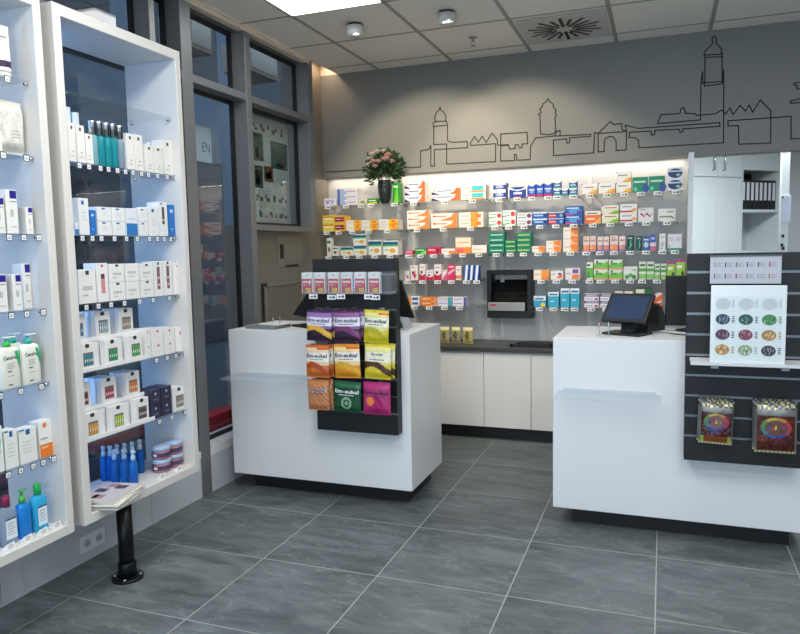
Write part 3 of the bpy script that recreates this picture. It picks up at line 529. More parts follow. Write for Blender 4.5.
# rows: name, measured shelf line (u0,v0,u1,v1), items (u0,u1,vtop,stack,design,description)
ROWS = [
 ('top back shelf', (323, 205.5, 690, 190.5), [
  (324, 336, 197.5, 1, 'lilac', 'pale lilac butterfly carton'), (337.5, 358, 188, 3, 'striplilac', 'white carton with blue stripe'), (358.5, 367, 199, 1, 'smallgreen', 'small pale green carton'),
  (367.5, 377.5, 198, 1, 'greenyellow', 'green and yellow carton left of vase'), (392.5, 399.5, 182, 1, 'greenlime', 'tall bright green carton right of vase'),
  (404.7, 425.2, 181, 3, 'orangenavy', 'white carton with orange end and navy corner'), (431.5, 460, 188, 2, 'orangenavy', 'long white carton with orange end'), (460.7, 486, 184.5, 2, 'tealorange', 'cream carton with teal panel'),
  (493, 506, 182.5, 2, 'navywave', 'navy carton with white waves'), (508, 527.5, 187, 1, 'navywide', 'wide navy carton with white corners'),
  (528, 535.8, 184.5, 1, 'bluered', 'left upright blue carton with crimson base'), (536, 543.4, 183.5, 1, 'bluered', 'middle upright blue carton with crimson base'), (543.6, 552.5, 183, 1, 'bluered', 'right upright blue carton with crimson base'),
  (553.2, 561, 181, 2, 'blueteal', 'blue and teal carton right of crimson-based ones'), (561.2, 568.5, 188.5, 1, 'blueteal', 'single blue and teal carton between two stacks'), (568.8, 577, 181, 2, 'blueteal', 'blue and teal carton left of gold-swoosh ones'),
  (581.7, 597.6, 184, 1, 'whitegold', 'white carton with gold swoosh, left one'), (598.2, 615.3, 183, 1, 'whitegold', 'white carton with gold swoosh, middle one'), (616, 631.5, 172, 2, 'whitegold', 'white gold-swoosh carton in stack'),
  (632, 648, 177.5, 1, 'greenblue', 'left large green carton with blue spot'), (648.4, 665, 176.5, 1, 'greenblue', 'right large green carton with blue spot'), (667, 683, 168, 2, 'navyoval', 'white carton with navy oval')]),
 ('second back shelf', (322, 231.5, 680, 221), [
  (322.5, 333.6, 215, 2, 'yellow', 'yellow carton with red line'), (334, 345.5, 215, 2, 'purpleyellow', 'purple and yellow carton'),
  (346, 361, 220, 2, 'whiteyellow', 'flat white and orange carton, left column'), (361.5, 378, 220, 2, 'whiteyellow', 'flat white and orange carton, middle column'), (378.5, 398, 219, 2, 'whiteyellow', 'flat white and amber carton, right column'),
  (407, 429, 210, 3, 'orangeswoosh', 'white carton with orange swoosh'), (431, 457, 213, 2, 'orangeswoosh', 'long white carton with orange swoosh'), (458.7, 483.6, 212, 2, 'orangeblock', 'cream carton with orange block'),
  (488.7, 502, 212, 2, 'greenredcircle', 'pale green carton with red dot, left column'), (502.5, 515.7, 210, 2, 'greenredcircle', 'pale green carton with red dot, right column'), (516.8, 532, 212.5, 2, 'whitegreycircle', 'white carton with plum dot'),
  (532.5, 547.5, 212, 2, 'bluewhite', 'blue carton with white top'), (548, 564, 212, 2, 'bluered2', 'blue carton with red wedge'), (565, 582.5, 206, 2, 'bluepurple', 'big blue and purple carton'),
  (585, 601, 211, 1, 'orangewhite', 'orange carton with white top'), (601.5, 618.8, 205.5, 2, 'limewhite', 'cream carton with lime swoosh'), (620, 637, 204, 2, 'redwhite', 'white carton with dark red bar'),
  (638, 653.7, 208, 1, 'redfigures', 'pale grey carton with red running figures'), (657.7, 675.6, 208.7, 1, 'olive', 'pale grey carton with olive stripe')]),
 ('third back shelf', (324, 256, 682, 250), [
  (327, 331.5, 238, 1, 'sachets', 'tall narrow pale sachet box'), (332, 338.5, 246, 1, 'sachets', 'small pale green-topped sachet box'), (340.5, 353, 246.5, 1, 'whitegreen', 'low white carton with blue-green top, left one'), (353.5, 366.5, 234, 2, 'whitegreen', 'white carton with blue-green top in stack'),
  (368.5, 381.5, 240, 1, 'whitegreen', 'taller white carton with blue-green top, left one'), (383, 398, 240.5, 1, 'whitegreen', 'taller white carton with blue-green top, right one'),
  (405, 413, 250.3, 1, 'pink', 'small pink carton'), (415, 426.5, 248, 1, 'greenbox', 'small green carton'), (427, 440.7, 247, 1, 'magenta', 'crimson carton'), (441.2, 454.8, 248.5, 1, 'whiteorange', 'low white and orange carton'),
  (455.3, 471, 237.5, 1, 'creamtall', 'tall cream and orange carton'), (471.5, 487, 245, 1, 'cream', 'plain cream carton'), (488.5, 504.6, 232, 4, 'green', 'dark green carton'), (505, 516, 239.5, 3, 'greenyell', 'short green and yellow carton'),
  (516.5, 531, 232, 4, 'greenyell', 'wide green and yellow carton'), (531.5, 545, 246, 1, 'orangepanel', 'flat white and orange carton'), (546, 561, 240.5, 2, 'orangepanel', 'white carton with orange panel in short stack'), (563, 578, 227, 3, 'orangepanel', 'large white carton with orange panel'),
  (583, 589.3, 236.5, 1, 'pinkgrid', 'first pink and peach carton from left'), (589.6, 596, 236, 1, 'pinkgrid', 'second pink and peach carton from left'), (597, 602.8, 236.5, 1, 'bluepink', 'left narrow peach and blue carton'), (603.1, 609, 236.5, 1, 'bluepink', 'right narrow peach and blue carton'),
  (609.8, 618.3, 235.5, 1, 'pinkgrid', 'wider pink and peach carton right of blue ones'), (618.8, 625.5, 236, 1, 'bluepink', 'peach and blue carton beside dark green one'), (626.5, 633.7, 235.5, 1, 'darkgreen', 'left dark green carton with mint swirl'), (636, 642, 236, 1, 'darkgreen', 'right dark green carton with mint swirl'),
  (642.8, 649.3, 236, 1, 'bluetube', 'blue carton with pale oval'), (650, 656, 234.5, 1, 'bluepinktube', 'blue and pink narrow carton'), (659, 665.4, 233.5, 1, 'whitenarrow', 'narrow white carton'), (667.5, 682, 234, 1, 'whitegreenbase', 'wide white carton with green base')]),
 ('fourth back shelf', (405, 281, 686, 278.5), [
  (405, 409.5, 272, 1, 'mosaic', 'tiny white carton at shelf left end'), (410.4, 418, 266, 1, 'mosaic', 'white carton with violet and yellow spots'), (419.5, 425.6, 264.5, 1, 'redbottom', 'tall white carton with red base'), (426, 433.4, 270.7, 1, 'redbottom', 'short white carton with red base'), (434, 441.4, 265, 1, 'redbottom', 'right-hand tall white carton with red base'),
  (442, 447.3, 270.7, 1, 'pinkwhite', 'short white and pink carton'), (447.7, 455, 265, 1, 'magentatall', 'tall magenta carton'), (455.5, 461.5, 266.5, 1, 'orangefade', 'white carton with orange band'),
  (464, 469, 265.5, 1, 'bluestripe', 'left upright blue and white carton'), (469.2, 474, 265.5, 1, 'bluestripe', 'middle upright blue and white carton'), (474.2, 479.4, 265.5, 1, 'bluestripe', 'right upright blue and white carton'),
  (533.5, 549, 270, 1, 'orangehalf', 'cream and orange carton right of black box'), (550.4, 563, 270.7, 1, 'orangepurple', 'white carton with coral and violet marks'), (565, 580, 268, 1, 'purpleorange', 'white carton with violet and orange blocks'),
  (586.4, 593, 262, 1, 'leafgreen', 'narrow leaf-green carton'), (593.6, 608, 259, 2, 'leafbox', 'wide leaf-green carton, left column'), (608.5, 622.8, 259, 2, 'leafbox', 'wide leaf-green carton, right column'), (623.3, 637.5, 266, 1, 'berries', 'pale carton with green berries'),
  (638.7, 646, 261, 1, 'greenstripe', 'first green striped carton right of berries'), (646.5, 654, 261, 1, 'greenstripe', 'second green striped carton right of berries'), (654.5, 660, 263, 1, 'greenstripe', 'third, shorter green striped carton'), (660.6, 666.2, 263, 1, 'greenstripe', 'fourth, shorter green striped carton'),
  (666.8, 675, 261, 1, 'pinkgreen', 'shorter lime carton with magenta ends'), (675.6, 685, 258.5, 1, 'pinkgreen', 'taller lime carton with magenta ends')]),
 ('bottom back shelf', (405, 305.5, 660, 308.5), [
  (408, 419.5, 296, 2, 'blueorange', 'white carton with blue panel'), (421, 436.6, 297, 2, 'orangered', 'orange carton with red mark'), (437, 451.5, 297, 2, 'lavender', 'white carton with teal end'), (452.5, 465.7, 297, 2, 'lavendernavy', 'white carton with navy end'),
  (533.5, 546, 296, 1, 'bluelemon', 'blue and white carton with lemon'), (548, 559, 292, 1, 'aqua', 'aqua carton with white top, shorter one'), (560.5, 569.8, 288.3, 1, 'aqua', 'left tall aqua carton with white top'), (570.2, 579.5, 288.3, 1, 'aqua', 'right tall aqua carton with white top'),
  (584, 599, 294, 2, 'purplestrip', 'white carton with purple strip, left column'), (600, 613.5, 294, 2, 'purplestrip', 'white carton with purple strip, right column'),
  (614.5, 623, 291.5, 1, 'paleorange', 'left pale orange carton behind touchscreen'), (624, 633, 291.5, 1, 'paleorange', 'right pale orange carton behind touchscreen'), (633.6, 651, 288.5, 1, 'greenlid', 'dark green carton behind touchscreen'), (652, 662.5, 293, 1, 'orangeburst', 'orange carton with white rays'),
 ])]
geo = {}
RZ = {}
for name, (lu0, lv0, lu1, lv1), items in ROWS:
    z = (at(lu0, lv0, 1, YP).z+at(lu1, lv1, 1, YP).z)/2; RZ[name] = z; prev = -9
    for i, (u0, u1, vt, n, dsg, desc) in enumerate(items):
        um = (u0+u1)/2; vb = lv0+(lv1-lv0)*(um-lu0)/(lu1-lu0)
        x0 = max(at(u0, vb, 1, YP).x, prev+.0015); x1 = at(u1, vb, 1, YP).x; prev = x1
        h = (at(um, vt, 1, YP).z-at(um, vb, 1, YP).z)/n-.0006
        dep = .05+.05*((i*37 % 10)/10) + (.03 if x1-x0 > .1 else 0)
        w = x1-x0
        base, pat = D[dsg]
        me = None
        for k in range(n):
            jx = random.uniform(-.0008, .0008); jy = random.uniform(0, .004)
            hh = h-.0006
            if me is None: o = carton_geo(w-.003, dep, hh, base, pat, .0008).build('medicine_carton'); me = o.data
            else: o = bpy.data.objects.new('medicine_carton', me); COL.objects.link(o)
            o.location = ((x0+x1)/2+jx, YP+dep/2+jy, z+.0004+k*h)
            tag(o, '%s%s%s on the %s' % (STK[n][k], desc, ' stacked' if n > 1 and 'stack' not in desc else '', name), 'carton', 'medicine cartons on the back wall')
# glass shelves on the back wall
bay = [(-2.735, -1.965, 'leftmost'), (-1.955, -1.215, 'second'), (-1.205, -.535, 'third'), (-.525, .150, 'rightmost')]
for name, z in RZ.items():
    for j, (xa, xb, pos) in enumerate(bay):
        if name in ('fourth back shelf', 'bottom back shelf'):
            if j == 1: xb = -1.32
            if j == 2: xa = -.945
        t = thing('glass_shelf', '%s glass panel of the %s' % (pos, name), 'shelf', ((xa+xb)/2, YW, z), 0, 'glass shelves on the back wall')
        a = MB(); hw = (xb-xa)/2; a.box(-hw, -.29, -.007, hw, -.002, 0, G_SHELF); a.build('glass_panel', t)
        for s in (-1, 1):
            a = MB(); a.tube([(s*(hw-.05), -.001, -.013), (s*(hw-.05), -.25, -.013)], .0055, CHROME); a.build('bracket', t)
for x in (-1.96, -1.21, -.53):
    a = MB(); a.box(x-.016, YW-.012, .74, x+.016, YW, 2.0, mat('#d9d8d2', .4)); 
    struct(a.build('trim_8'))
# price tags below the back shelf goods
def shelf_tag(w=.052, h=.026):
    a = MB(); a.box(-w/2, -.0015, -h, w/2, 0, 0, TAGW, .0006)
    a.rect(-w*.3, -h*.7, w*.05, -h*.35, -.0019, INKG); a.rect(w*.12, -h*.75, w*.38, -h*.25, -.0019, TAGD)
    return a
tm = shelf_tag().build('price_tag'); tm_me = tm.data; bpy.data.objects.remove(tm)
for name, ln, items in ROWS:
    z = RZ[name]; last = -9
    for (u0, u1, vt, n, dsg, desc) in items:
        x = at((u0+u1)/2, 250, 1, YP).x
        if x-last < .062: continue
        last = x
        o = bpy.data.objects.new('price_tag', tm_me); COL.objects.link(o); o.location = (x, YW-.2915, z-.001)
        tag(o, 'white price tag under the %s' % desc, 'price tag', 'price tags along the back wall shelves')
for nm, u in (('third back shelf', 489), ):
    pass
# pouches on the worktop
def pouch_geo(w, h, d, fn, seal=.08, nx=14, nz=18, lumps=0, seed=1):
    """filled bag: front sheet bulges, sealed top and bottom"""
    rr = random.Random(seed); ph = [(rr.uniform(0, 6), rr.uniform(0, 6)) for _ in range(3)]
    def bul(x, z):
        a = 1-abs(2*x/w)**2.6; b_ = min(1, max(0, z/h-seal*.6)/.18, max(0, 1-seal*.6-z/h)/.18)
        a = max(0, a); b_ = max(0, b_)
        k = (a**.5)*(math.sin(b_*HP))
        return -d*.5*k - k*lumps*(math.sin(x/w*14+ph[0][0])*math.sin(z/h*11+ph[0][1])+.6*math.sin(x/w*23+ph[1][0]+z/h*17))-.0012
    o = MB()
    for i in range(nx):
        for j in range(nz):
            xs = [-w/2+w*i/nx, -w/2+w*(i+1)/nx]; zs = [h*j/nz, h*(j+1)/nz]
            m_ = fn((i+.5)/nx, (j+.5)/nz, i, j)
            P = [(xs[0], zs[0]), (xs[1], zs[0]), (xs[1], zs[1]), (xs[0], zs[1])]
            o.add([(a, bul(a, b_), b_) for a, b_ in P], [(0, 1, 2, 3)], m_, True)
            o.add([(a, -bul(a, b_)*.8, b_) for a, b_ in P], [(3, 2, 1, 0)], m_, True)
    return o, bul
for i, (u0, u1, vt, vb) in enumerate(((440, 449.5, 324.6, 341), (451.7, 460.6, 325.6, 342), (463, 473, 326.5, 342.6))):
    x0 = at(u0, vb, 1, 5.35).x; x1 = at(u1, vb, 1, 5.35).x
    cy_ = ['#a89e6a', '#9c9668', '#b3aa5e'][i]
    def fn(a, b_, ii, jj, cy_=cy_): return pm('#40443a') if (a-.45)**2*3+(b_-.45)**2*2 < .14 and (ii+jj) % 5 else (pm('#d6cf9a') if b_ > .8 else pm(cy_))
    po, _ = pouch_geo(x1-x0, .13, .02, fn)
    o = po.build('tea_pouch', None, ((x0+x1)/2, 5.35, .7205))
    tag(o, '%s olive yellow pouch standing on the dark back worktop' % ('left', 'middle', 'right')[i], 'pouch', 'pouches on the back worktop')
# black pickup box in the wall
bxp = thing('pickup_box', 'black recessed dispensing box with silver tray among back shelves', 'dispenser', (-1.13, YW, .912))
a = MB(); W2 = .178; Hh = .378
a.box(-W2, -.14, .0, W2, -.12, .055, BLACK, .003); a.box(-W2, -.12, 0, W2, 0, .03, BLACK)
a.box(-W2, -.14, .055, -W2+.035, 0, Hh, BLACK, .003); a.box(W2-.035, -.14, .055, W2, 0, Hh, BLACK, .003); a.box(-W2+.035, -.14, Hh-.035, W2-.035, 0, Hh, BLACK, .003)
a.build('housing', bxp)
a = MB(); a.prism([(-.115, .06), (-.002, .30), (-.002, .06)], -.14, .14, mat('#0a0b0c', .8, spec=.2), ax=0); a.build('chute', bxp)
a = MB(); a.box(-W2+.012, -.155, .057, W2-.05, -.141, .125, mat('#a3a3a1', .35, .5), .003); a.rect(-W2+.03, .098, -W2+.075, .112, -.1555, pm('#c43030')); a.build('tray', bxp)

# vase with bouquet
vx = at(385.3, 204, 1, 5.42).x; vz = RZ['top back shelf']
GV = glass_mat('smoked_glass', '#6a7372', .08, .05, .45, '#4c5452')
a = MB(); a.lathe([(.03, 0), (.036, .004), (.048, .04), (.058, .09), (.062, .14), (.058, .18), (.054, .19), (.05, .19), (.054, .16), (.056, .13), (.045, .05), (.03, .012), (0, .01)], GV, seg=10)
a.mats[0] = GV; tag(a.build('glass_vase', None, (vx, 5.42, vz+.0004)), 'dark smoked glass vase holding flowers on the top back shelf', 'vase')
bq = thing('flower_bouquet', 'bouquet of pink and cream roses with dark leaves in the glass vase', 'flowers', (vx, 5.42, vz+.03))
a = MB(); LEAF = [mat('#2f4a2c', .5), mat('#41613a', .5), mat('#55764a', .55), mat('#22381f', .5)]; rr = random.Random(5)
for k in range(12):
    an = rr.uniform(0, 6.28); r = rr.uniform(.01, .03); r2 = rr.uniform(.04, .12)
    a.tube([(r*math.cos(an), r*math.sin(an), 0), (r*.8*math.cos(an), r*.8*math.sin(an), .13), (r2*math.cos(an), r2*.8*math.sin(an), .24)], .0025, LEAF[2], 5)
a.build('stems', bq)
a = MB()
for k in range(620):
    an = rr.uniform(0, 6.28); el = rr.uniform(-1.0, 1.5); R_ = rr.uniform(.07, .165)
    c0 = Vector((R_*math.cos(an)*math.cos(el), R_*.75*math.sin(an)*math.cos(el), .25+R_*.85*math.sin(el)))
    if c0.y > .14: c0.y = .14
    d = (c0-Vector((0, 0, .14))).normalized(); d = (d+Vector((rr.uniform(-.5, .5), rr.uniform(-.5, .5), rr.uniform(-.6, .2)))).normalized()
    s_ = d.cross(Vector((rr.uniform(-1, 1), rr.uniform(-1, 1), rr.uniform(-1, 1)))).normalized(); l = rr.uniform(.03, .06); wd = l*.27
    up = s_.cross(d)*l*.12
    a.add([c0, c0+d*l*.5+s_*wd, c0+d*l, c0+d*l*.5-s_*wd, c0+d*l*.5+up], [(0, 1, 4), (1, 2, 4), (2, 3, 4), (3, 0, 4)], LEAF[rr.randrange(4)])
a.build('foliage', bq)
def rose(cx, cy, cz, r, m1, m2_, nm='rose'):
    a = MB()
    for ring, (n, rad, tilt, hh) in enumerate(((3, .25, .15, 1.0), (4, .5, .3, .95), (5, .8, .65, .8), (6, 1.0, 1.0, .55))):
        for k in range(n):
            an = 2*math.pi*(k+ring*.37)/n; t = Vector((math.cos(an), math.sin(an), 0)); s_ = Vector((-math.sin(an), math.cos(an), 0))
            C_ = Vector((cx, cy, cz)); w_ = r*(.55+.25*ring/3)
            b0 = C_+t*r*.1; p1 = C_+t*r*rad*.8+Vector((0, 0, r*hh*.5)); p2 = C_+t*r*(rad+tilt*.12)+Vector((0, 0, r*hh))
            a.add([b0-s_*w_*.4, b0+s_*w_*.4, p1+s_*w_, p2+s_*w_*.6, p2+t*r*.08, p2-s_*w_*.6, p1-s_*w_], [(0, 1, 2, 6), (2, 3, 4, 5, 6)], (m1, m2_)[ring % 2], True)
    a.lathe([(0, -.3*r), (.35*r, -.1*r), (.3*r, .6*r), (0, .8*r)], m1, cx, cy, 8, z0=cz)
    return a.build(nm, bq)
PK = [mat('#dfa79a', .6), mat('#ecc9ba', .6)]; CRM = [mat('#eddcc6', .6), mat('#f2e8d6', .6)]
for (dx, dy, dz, r, kind) in ((-.08, -.1, .33, .028, 1), (-.045, -.13, .30, .028, 0), (.06, -.13, .315, .032, 0), (.095, -.09, .30, .026, 0), (-.055, -.13, .36, .026, 1), (-.10, -.09, .285, .026, 1), (.0, -.14, .30, .026, 0), (-.02, -.10, .38, .026, 1), (.075, -.11, .35, .027, 0), (.03, -.1, .385, .022, 1), (-.03, -.13, .265, .024, 0)):
    mm_ = CRM if kind else PK
    rose(dx, dy, dz-.01, r, *mm_)
# base cabinets + worktop
DOORM = mat('#e2e0dc', .4)
xs = [-2.735+.3645*k for k in range(8)]+[.155]
xs = [.155-.36*k for k in range(9)][::-1]
off = -.906-min(xs, key=lambda q_: abs(q_+.906)); xs = [q_+off for q_ in xs]; xs = [max(-2.735, min(.155, q_)) for q_ in xs]
if xs[-1] < .15: xs.append(.155)
for i in range(len(xs)-1):
    xa, xb = xs[i], xs[i+1]
    if xb-xa < .1: continue
    t = thing('base_cabinet', 'white base cabinet under dark worktop, number %s from the left' % ('one two three four five six seven eight nine ten'.split()[i]), 'cabinet', ((xa+xb)/2, 5.2, 0), 0, 'base cabinets along back wall'); hw = (xb-xa)/2
    a = MB(); a.box(-hw, .0, .1, hw, .419, .684, DOORM); a.box(-hw, .05, .0005, hw, .07, .1, BLACK); a.build('body', t)
    a = MB(); a.box(-hw+.002, -.02, .103, hw-.002, -.0005, .668, DOORM, .0015); a.build('door', t)
a = MB(); a.box(-2.735, 5.165, .6845, .156, YW-.001, .72, mat('#3d3d3c', .35, noise=.1, scale=20), .002); tag(a.build('worktop'), 'long dark grey worktop over the white back cabinets', 'worktop')
# black keyboard-like pad on worktop
P = at(527, 346, 2, .72)
a = MB(); a.prism([(-.15, -.06), (-.12, -.085), (.16, -.085), (.18, .08), (-.06, .085)], 0, .02, BLACK, ax=2); a.prism([(-.1, -.05), (-.07, -.07), (.15, -.07), (.17, .06), (-.03, .07)], .02, .032, mat('#232426', .5), ax=2)
tag(a.build('black_pad', None, (P.x+.03, P.y, .7206)), 'flat black folder lying on the dark worktop behind the counters', 'folder')

# ================================================================== COUNTERS
def counter(x0, label):
    t = thing('sales_counter', label, 'counter', (x0, 3.65, 0), 0, 'white sales counters'); w = 1.18
    a = MB(); a.box(0, 0, .1, w, .575, 1.0, WHITE, .0025); a.build('body', t)
    a = MB(); a.box(.09, .09, .0005, w-.06, .53, .1, mat('#15191b', .5)); a.build('plinth', t)
    return t
counter(-2.492, 'white box sales counter on black plinth, left of the aisle'); counter(-.525, 'white box sales counter on black plinth, right of the aisle')
for xa, xb, s in ((-2.462, -1.925, 'left'), (-.495, .0, 'right')):
    t = thing('bag_shelf', 'clear acrylic ledge on the front of the %s counter' % s, 'shelf', (xa, 3.65, .715), 0, 'acrylic ledges on the counters')
    a = MB(); a.box(0, -.15, 0, xb-xa, -.001, .012, G_FROST, .001); a.build('ledge', t)
    a = MB(); a.box(.02, -.006, .0125, xb-xa-.02, -.0005, .026, G_FROST, .0005); a.build('upstand', t)
SLAT = mat('#171a1c', .5, noise=.1, scale=40, name='dark_slatwall'); GRV = mat('#8b9093', .35, .6)
def slatwall(x0, w, label, slots, y0=3.545, y1=3.648):
    t = thing('slatwall_panel', label, 'display panel', (x0, y1, 0), 0, 'dark slatwall panels'); d = y1-y0
    a = MB(); zs = [.44]+[q_ for q_ in slots]+[1.423]
    for i in range(len(zs)-1):
        a.box(0, -d, zs[i]+(.006 if i else 0), w, -d+.014, zs[i+1]-(.006 if i < len(zs)-2 else 0), SLAT, .0015)
    a.box(.0005, -d+.0135, .441, w-.0005, 0, 1.422, SLAT)
    a.build('board', t)
    a = MB()
    for z in slots: a.box(.001, -d+.0095, z-.006, w-.001, -d+.0138, z+.006, GRV)
    a.build('groove_insert', t)
    return t
slots = [.559+.0972*k for k in range(9)]
slatwall(-1.862, .499, 'dark slatwall panel with sweets on the left counter', slots, 3.575)
slatwall(.108, .495, 'dark slatwall panel with white colour card on the right counter', slots, 3.55)
# sweets bags ------------------------------------------------------------
def em_bag(w, h, kind):
    K = dict(
     purple=('#3a1a48', '#8f6ba6', '#e3b23c', '#e9e3ee'), plum=('#40163a', '#8c5a90', '#7c3a6c', '#e9e3ee'), yellow=('#d3c21c', '#dcd58a', '#b5ae1f', '#f4f1d6'),
     orange=('#d0702c', '#e6cfa6', '#b34c12', '#f3efe2'), gold=('#dd901c', '#ecd092', '#e2a828', '#f6f0e0'), lemon=('#d9c428', '#e4d98c', '#4e2c18', '#f1edcf'),
     amber=('#c47844', '#cb8a5c', '#ae6434', '#e3b594'), green=('#0f4a28', '#1c6237', '#8fb08f', '#d3e3d3'), pink=('#a51660', '#b02a6c', '#ea7f3c', '#f2dbe6'))[kind]
    c0, c1, c2, c3 = [mat(q_, .3, spec=.6) for q_ in K]
    dark = mat('#2c1a30' if kind in ('purple', 'plum') else K[0], .3, spec=.6)
    def fn(a, b_, i, j):
        if b_ > .93 or b_ < .05: return c0
        if kind in ('orange', 'gold', 'yellow') and b_ > .86 and a > (.62 if kind == 'yellow' else .5): return mat('#d4541f', .3, spec=.6)
        if kind == 'amber': return c1 if (i//2+j//2) % 3 else c2
        if kind in ('green', 'pink'):
            r = math.hypot((a-.5)*1.1, b_-.3)
            if kind == 'green': return c2 if .13 < r < .2 or r < .06 else (c1 if b_ > .8 else c0)
            return c2 if (a-.28)**2+(b_-.42)**2 < .02 else (c1 if r > .25 else c0)
        if b_ > .5: return c1 if b_ > .78 else c3
        sw = .22+.16*math.sin(a*4+.3)
        if kind in ('purple', 'plum', 'lemon'):
            if abs(b_-.12-sw*.9) < .1: return c2
            return dark if b_ < .42 and kind != 'lemon' else c1 if b_ > .42 else c0
        return c2 if abs(b_-.1-sw*.8) < .09 else (c1 if b_ > .4 else c0)
    o, bul = pouch_geo(w, h, .03, fn, seal=.07, nx=28, nz=36, lumps=.0008, seed=len(kind))
    tw = w*.86
    tc_ = mat('#f1f1ee', .4) if kind == 'green' else mat('#1d2a44', .4)
    zt = h*.68
    if kind == 'amber': 
        o.text('Em-eukal', h*.13, 0, zt, 0, mat('#f3f1ee', .4), width=tw*.92, warp=lambda X, Z: bul(X, Z)-.0012)
        tc_ = mat('#3c4a74', .4)
        o.text('Em-eukal', h*.11, 0, zt, 0, tc_, width=tw*.85, warp=lambda X, Z: bul(X, Z)-.0018)
    else: o.text('Em-eukal', h*.115 if kind != 'lemon' else h*.07, 0, zt if kind != 'lemon' else h*.72, 0, tc_, width=tw if kind != 'lemon' else tw*.5, warp=lambda X, Z: bul(X, Z)-.0012)
    if kind == 'pink':
        pass
    for k in range(1):
        for (a0, a1, zz) in ((-.28, .28, .55),):
            n = 8
            for q_ in range(n):
                xa = w*(a0+(a1-a0)*q_/n); xb = w*(a0+(a1-a0)*(q_+.7)/n); z0 = h*zz
                o.add([(X, bul(X, Z)-.001, Z) for X, Z in ((xa, z0), (xb, z0), (xb, z0+h*.025), (xa, z0+h*.025))], [(0, 1, 2, 3)], tc_)
    return o
BG = [('purple', 307, 328, 310, 341), ('plum', 335, 361, 310, 342), ('yellow', 364, 388.5, 310, 343), ('orange', 307, 332, 345, 377.5), ('gold', 335.5, 361, 344, 378), ('lemon', 365, 391, 344, 379), ('amber', 309, 332, 380, 410), ('green', 334, 361, 381, 412), ('pink', 364, 391, 382, 414.5)]
DESC = dict(purple='purple Em-eukal sweets bag with golden fruit', plum='plum Em-eukal sweets bag with dark berries', yellow='bright yellow Em-eukal sweets bag', orange='orange and cream Em-eukal sweets bag', gold='golden Em-eukal sweets bag with orange corner', lemon='yellow sweets bag with brown swirl', amber='plain amber Em-eukal sweets bag', green='dark green Em-eukal sweets bag', pink='magenta Em-eukal sweets bag')
DESC = {k: v.replace('Em-eukal ', '') for k, v in DESC.items()}
rows_ = ['top', 'middle', 'lowest']
for i, (kind, u0, u1, v0, v1) in enumerate(BG):
    yf = 3.475
    A0 = at(u0, v1, 1, yf); B0 = at(u1, v1, 1, yf); T0 = at((u0+u1)/2, v0, 1, yf); w = B0.x-A0.x; h = T0.z-at((u0+u1)/2, v1, 1, yf).z
    if kind == 'purple': w *= 1.18; A0.x -= 0
    if kind in ('orange', 'amber'): w *= .92
    xc = A0.x+w/2; zb = (A0.z+B0.z)/2
    me = em_bag(w, h, kind).build('sweets_bag')
    nb = {'purple': 2, 'plum': 2, 'orange': 2, 'gold': 1, 'lemon': 2, 'amber': 2, 'green': 1, 'pink': 1, 'yellow': 1}[kind]
    for k in range(nb):
        o = me if k == 0 else me.copy()
        if k: COL.objects.link(o)
        o.location = (xc+k*.010, yf+k*.034, zb+k*.002); o.rotation_euler = (0, (.03, -.02, .04, .0, -.03)[i % 5], 0)
        tag(o, ('%s hanging in the %s row of left slatwall' % (DESC[kind], rows_[i//3])) if k == 0 else 'rear %s behind its twin, %s row' % (DESC[kind], rows_[i//3]), 'sweets bag', 'sweets bags on the left slatwall')
    hk = thing('display_hook', 'chrome hook carrying the %s' % DESC[kind], 'hook', (xc, 3.575, zb+h-.012), 0, 'hooks on the left slatwall')
    zz = min(slots, key=lambda q_: abs(q_-(zb+h-.0)))-(zb+h-.012)
    a = MB(); a.tube([(0, -.002, zz), (0, -.012, zz+.001), (0, -.03, .006), (0, -.122, .006), (0, -.128, .012)], .0018, CHROME, 6); a.build('arm', hk)
    a = MB(); a.box(-.018, -.0035, zz-.01, .018, -.0005, zz+.01, CHROME, .001); a.build('clip_plate', hk)
# divider rails on left slatwall
for z, s in ((1.165, 'upper'), (.968, 'middle'), (.772, 'lower')):
    pass
# clear tray with six red packs
tz = 1.232
tr = thing('acrylic_tray', 'clear acrylic tray of red and white packs atop left slatwall', 'tray', (-1.612, 3.575, tz))
a = MB(); a.box(-.262, -.105, 0, .262, -.001, .004, G_ACRYL); a.build('base', tr)
a = MB(); a.box(-.262, -.105, .0042, .262, -.102, .122, G_ACRYL); a.build('front_panel', tr)
for s in (-1, 1):
    a = MB(); a.box(s*.262-.002, -.1015, .0042, s*.262+.002, -.001, .122, G_ACRYL); a.build('side_panel', tr)
pk = MB(); w_ = .068; h_ = .115
pk.box(-w_/2, -.012, 0, w_/2, .012, h_, pm('#e6e4e4'), .001); y_ = -.0125
pk.rect(-w_*.44, h_*.03, w_*.44, h_*.70, y_, pm('#c02836')); pk.rect(-w_*.38, h_*.5, w_*.38, h_*.6, y_-.0003, pm('#edc7c9')); pk.rect(-w_*.38, h_*.38, w_*.1, h_*.42, y_-.0003, pm('#e0a0a5'))
pk.rect(-w_*.1, h_*.06, w_*.34, h_*.26, y_-.0003, pm('#d9a83c')); pk.rect(-w_*.3, h_*.08, -w_*.12, h_*.2, y_-.0003, pm('#5d7a34')); pk.rect(-.006, h_*.84, .006, h_*.87, y_, INK)
p0 = pk.build('sweets_pack')
for k, u in enumerate((308.3, 320.5, 334.5, 347.5, 361.0, 375.0)):
    o = p0 if k == 0 else p0.copy()
    if k: COL.objects.link(o)
    o.location = (at(u, 285, 1, 3.495).x, 3.493, tz+.0045)
    tag(o, 'red and white pack in acrylic tray, %s from the left' % ('first', 'second', 'third', 'fourth', 'fifth', 'sixth')[k], 'pack', 'red packs in the acrylic tray')
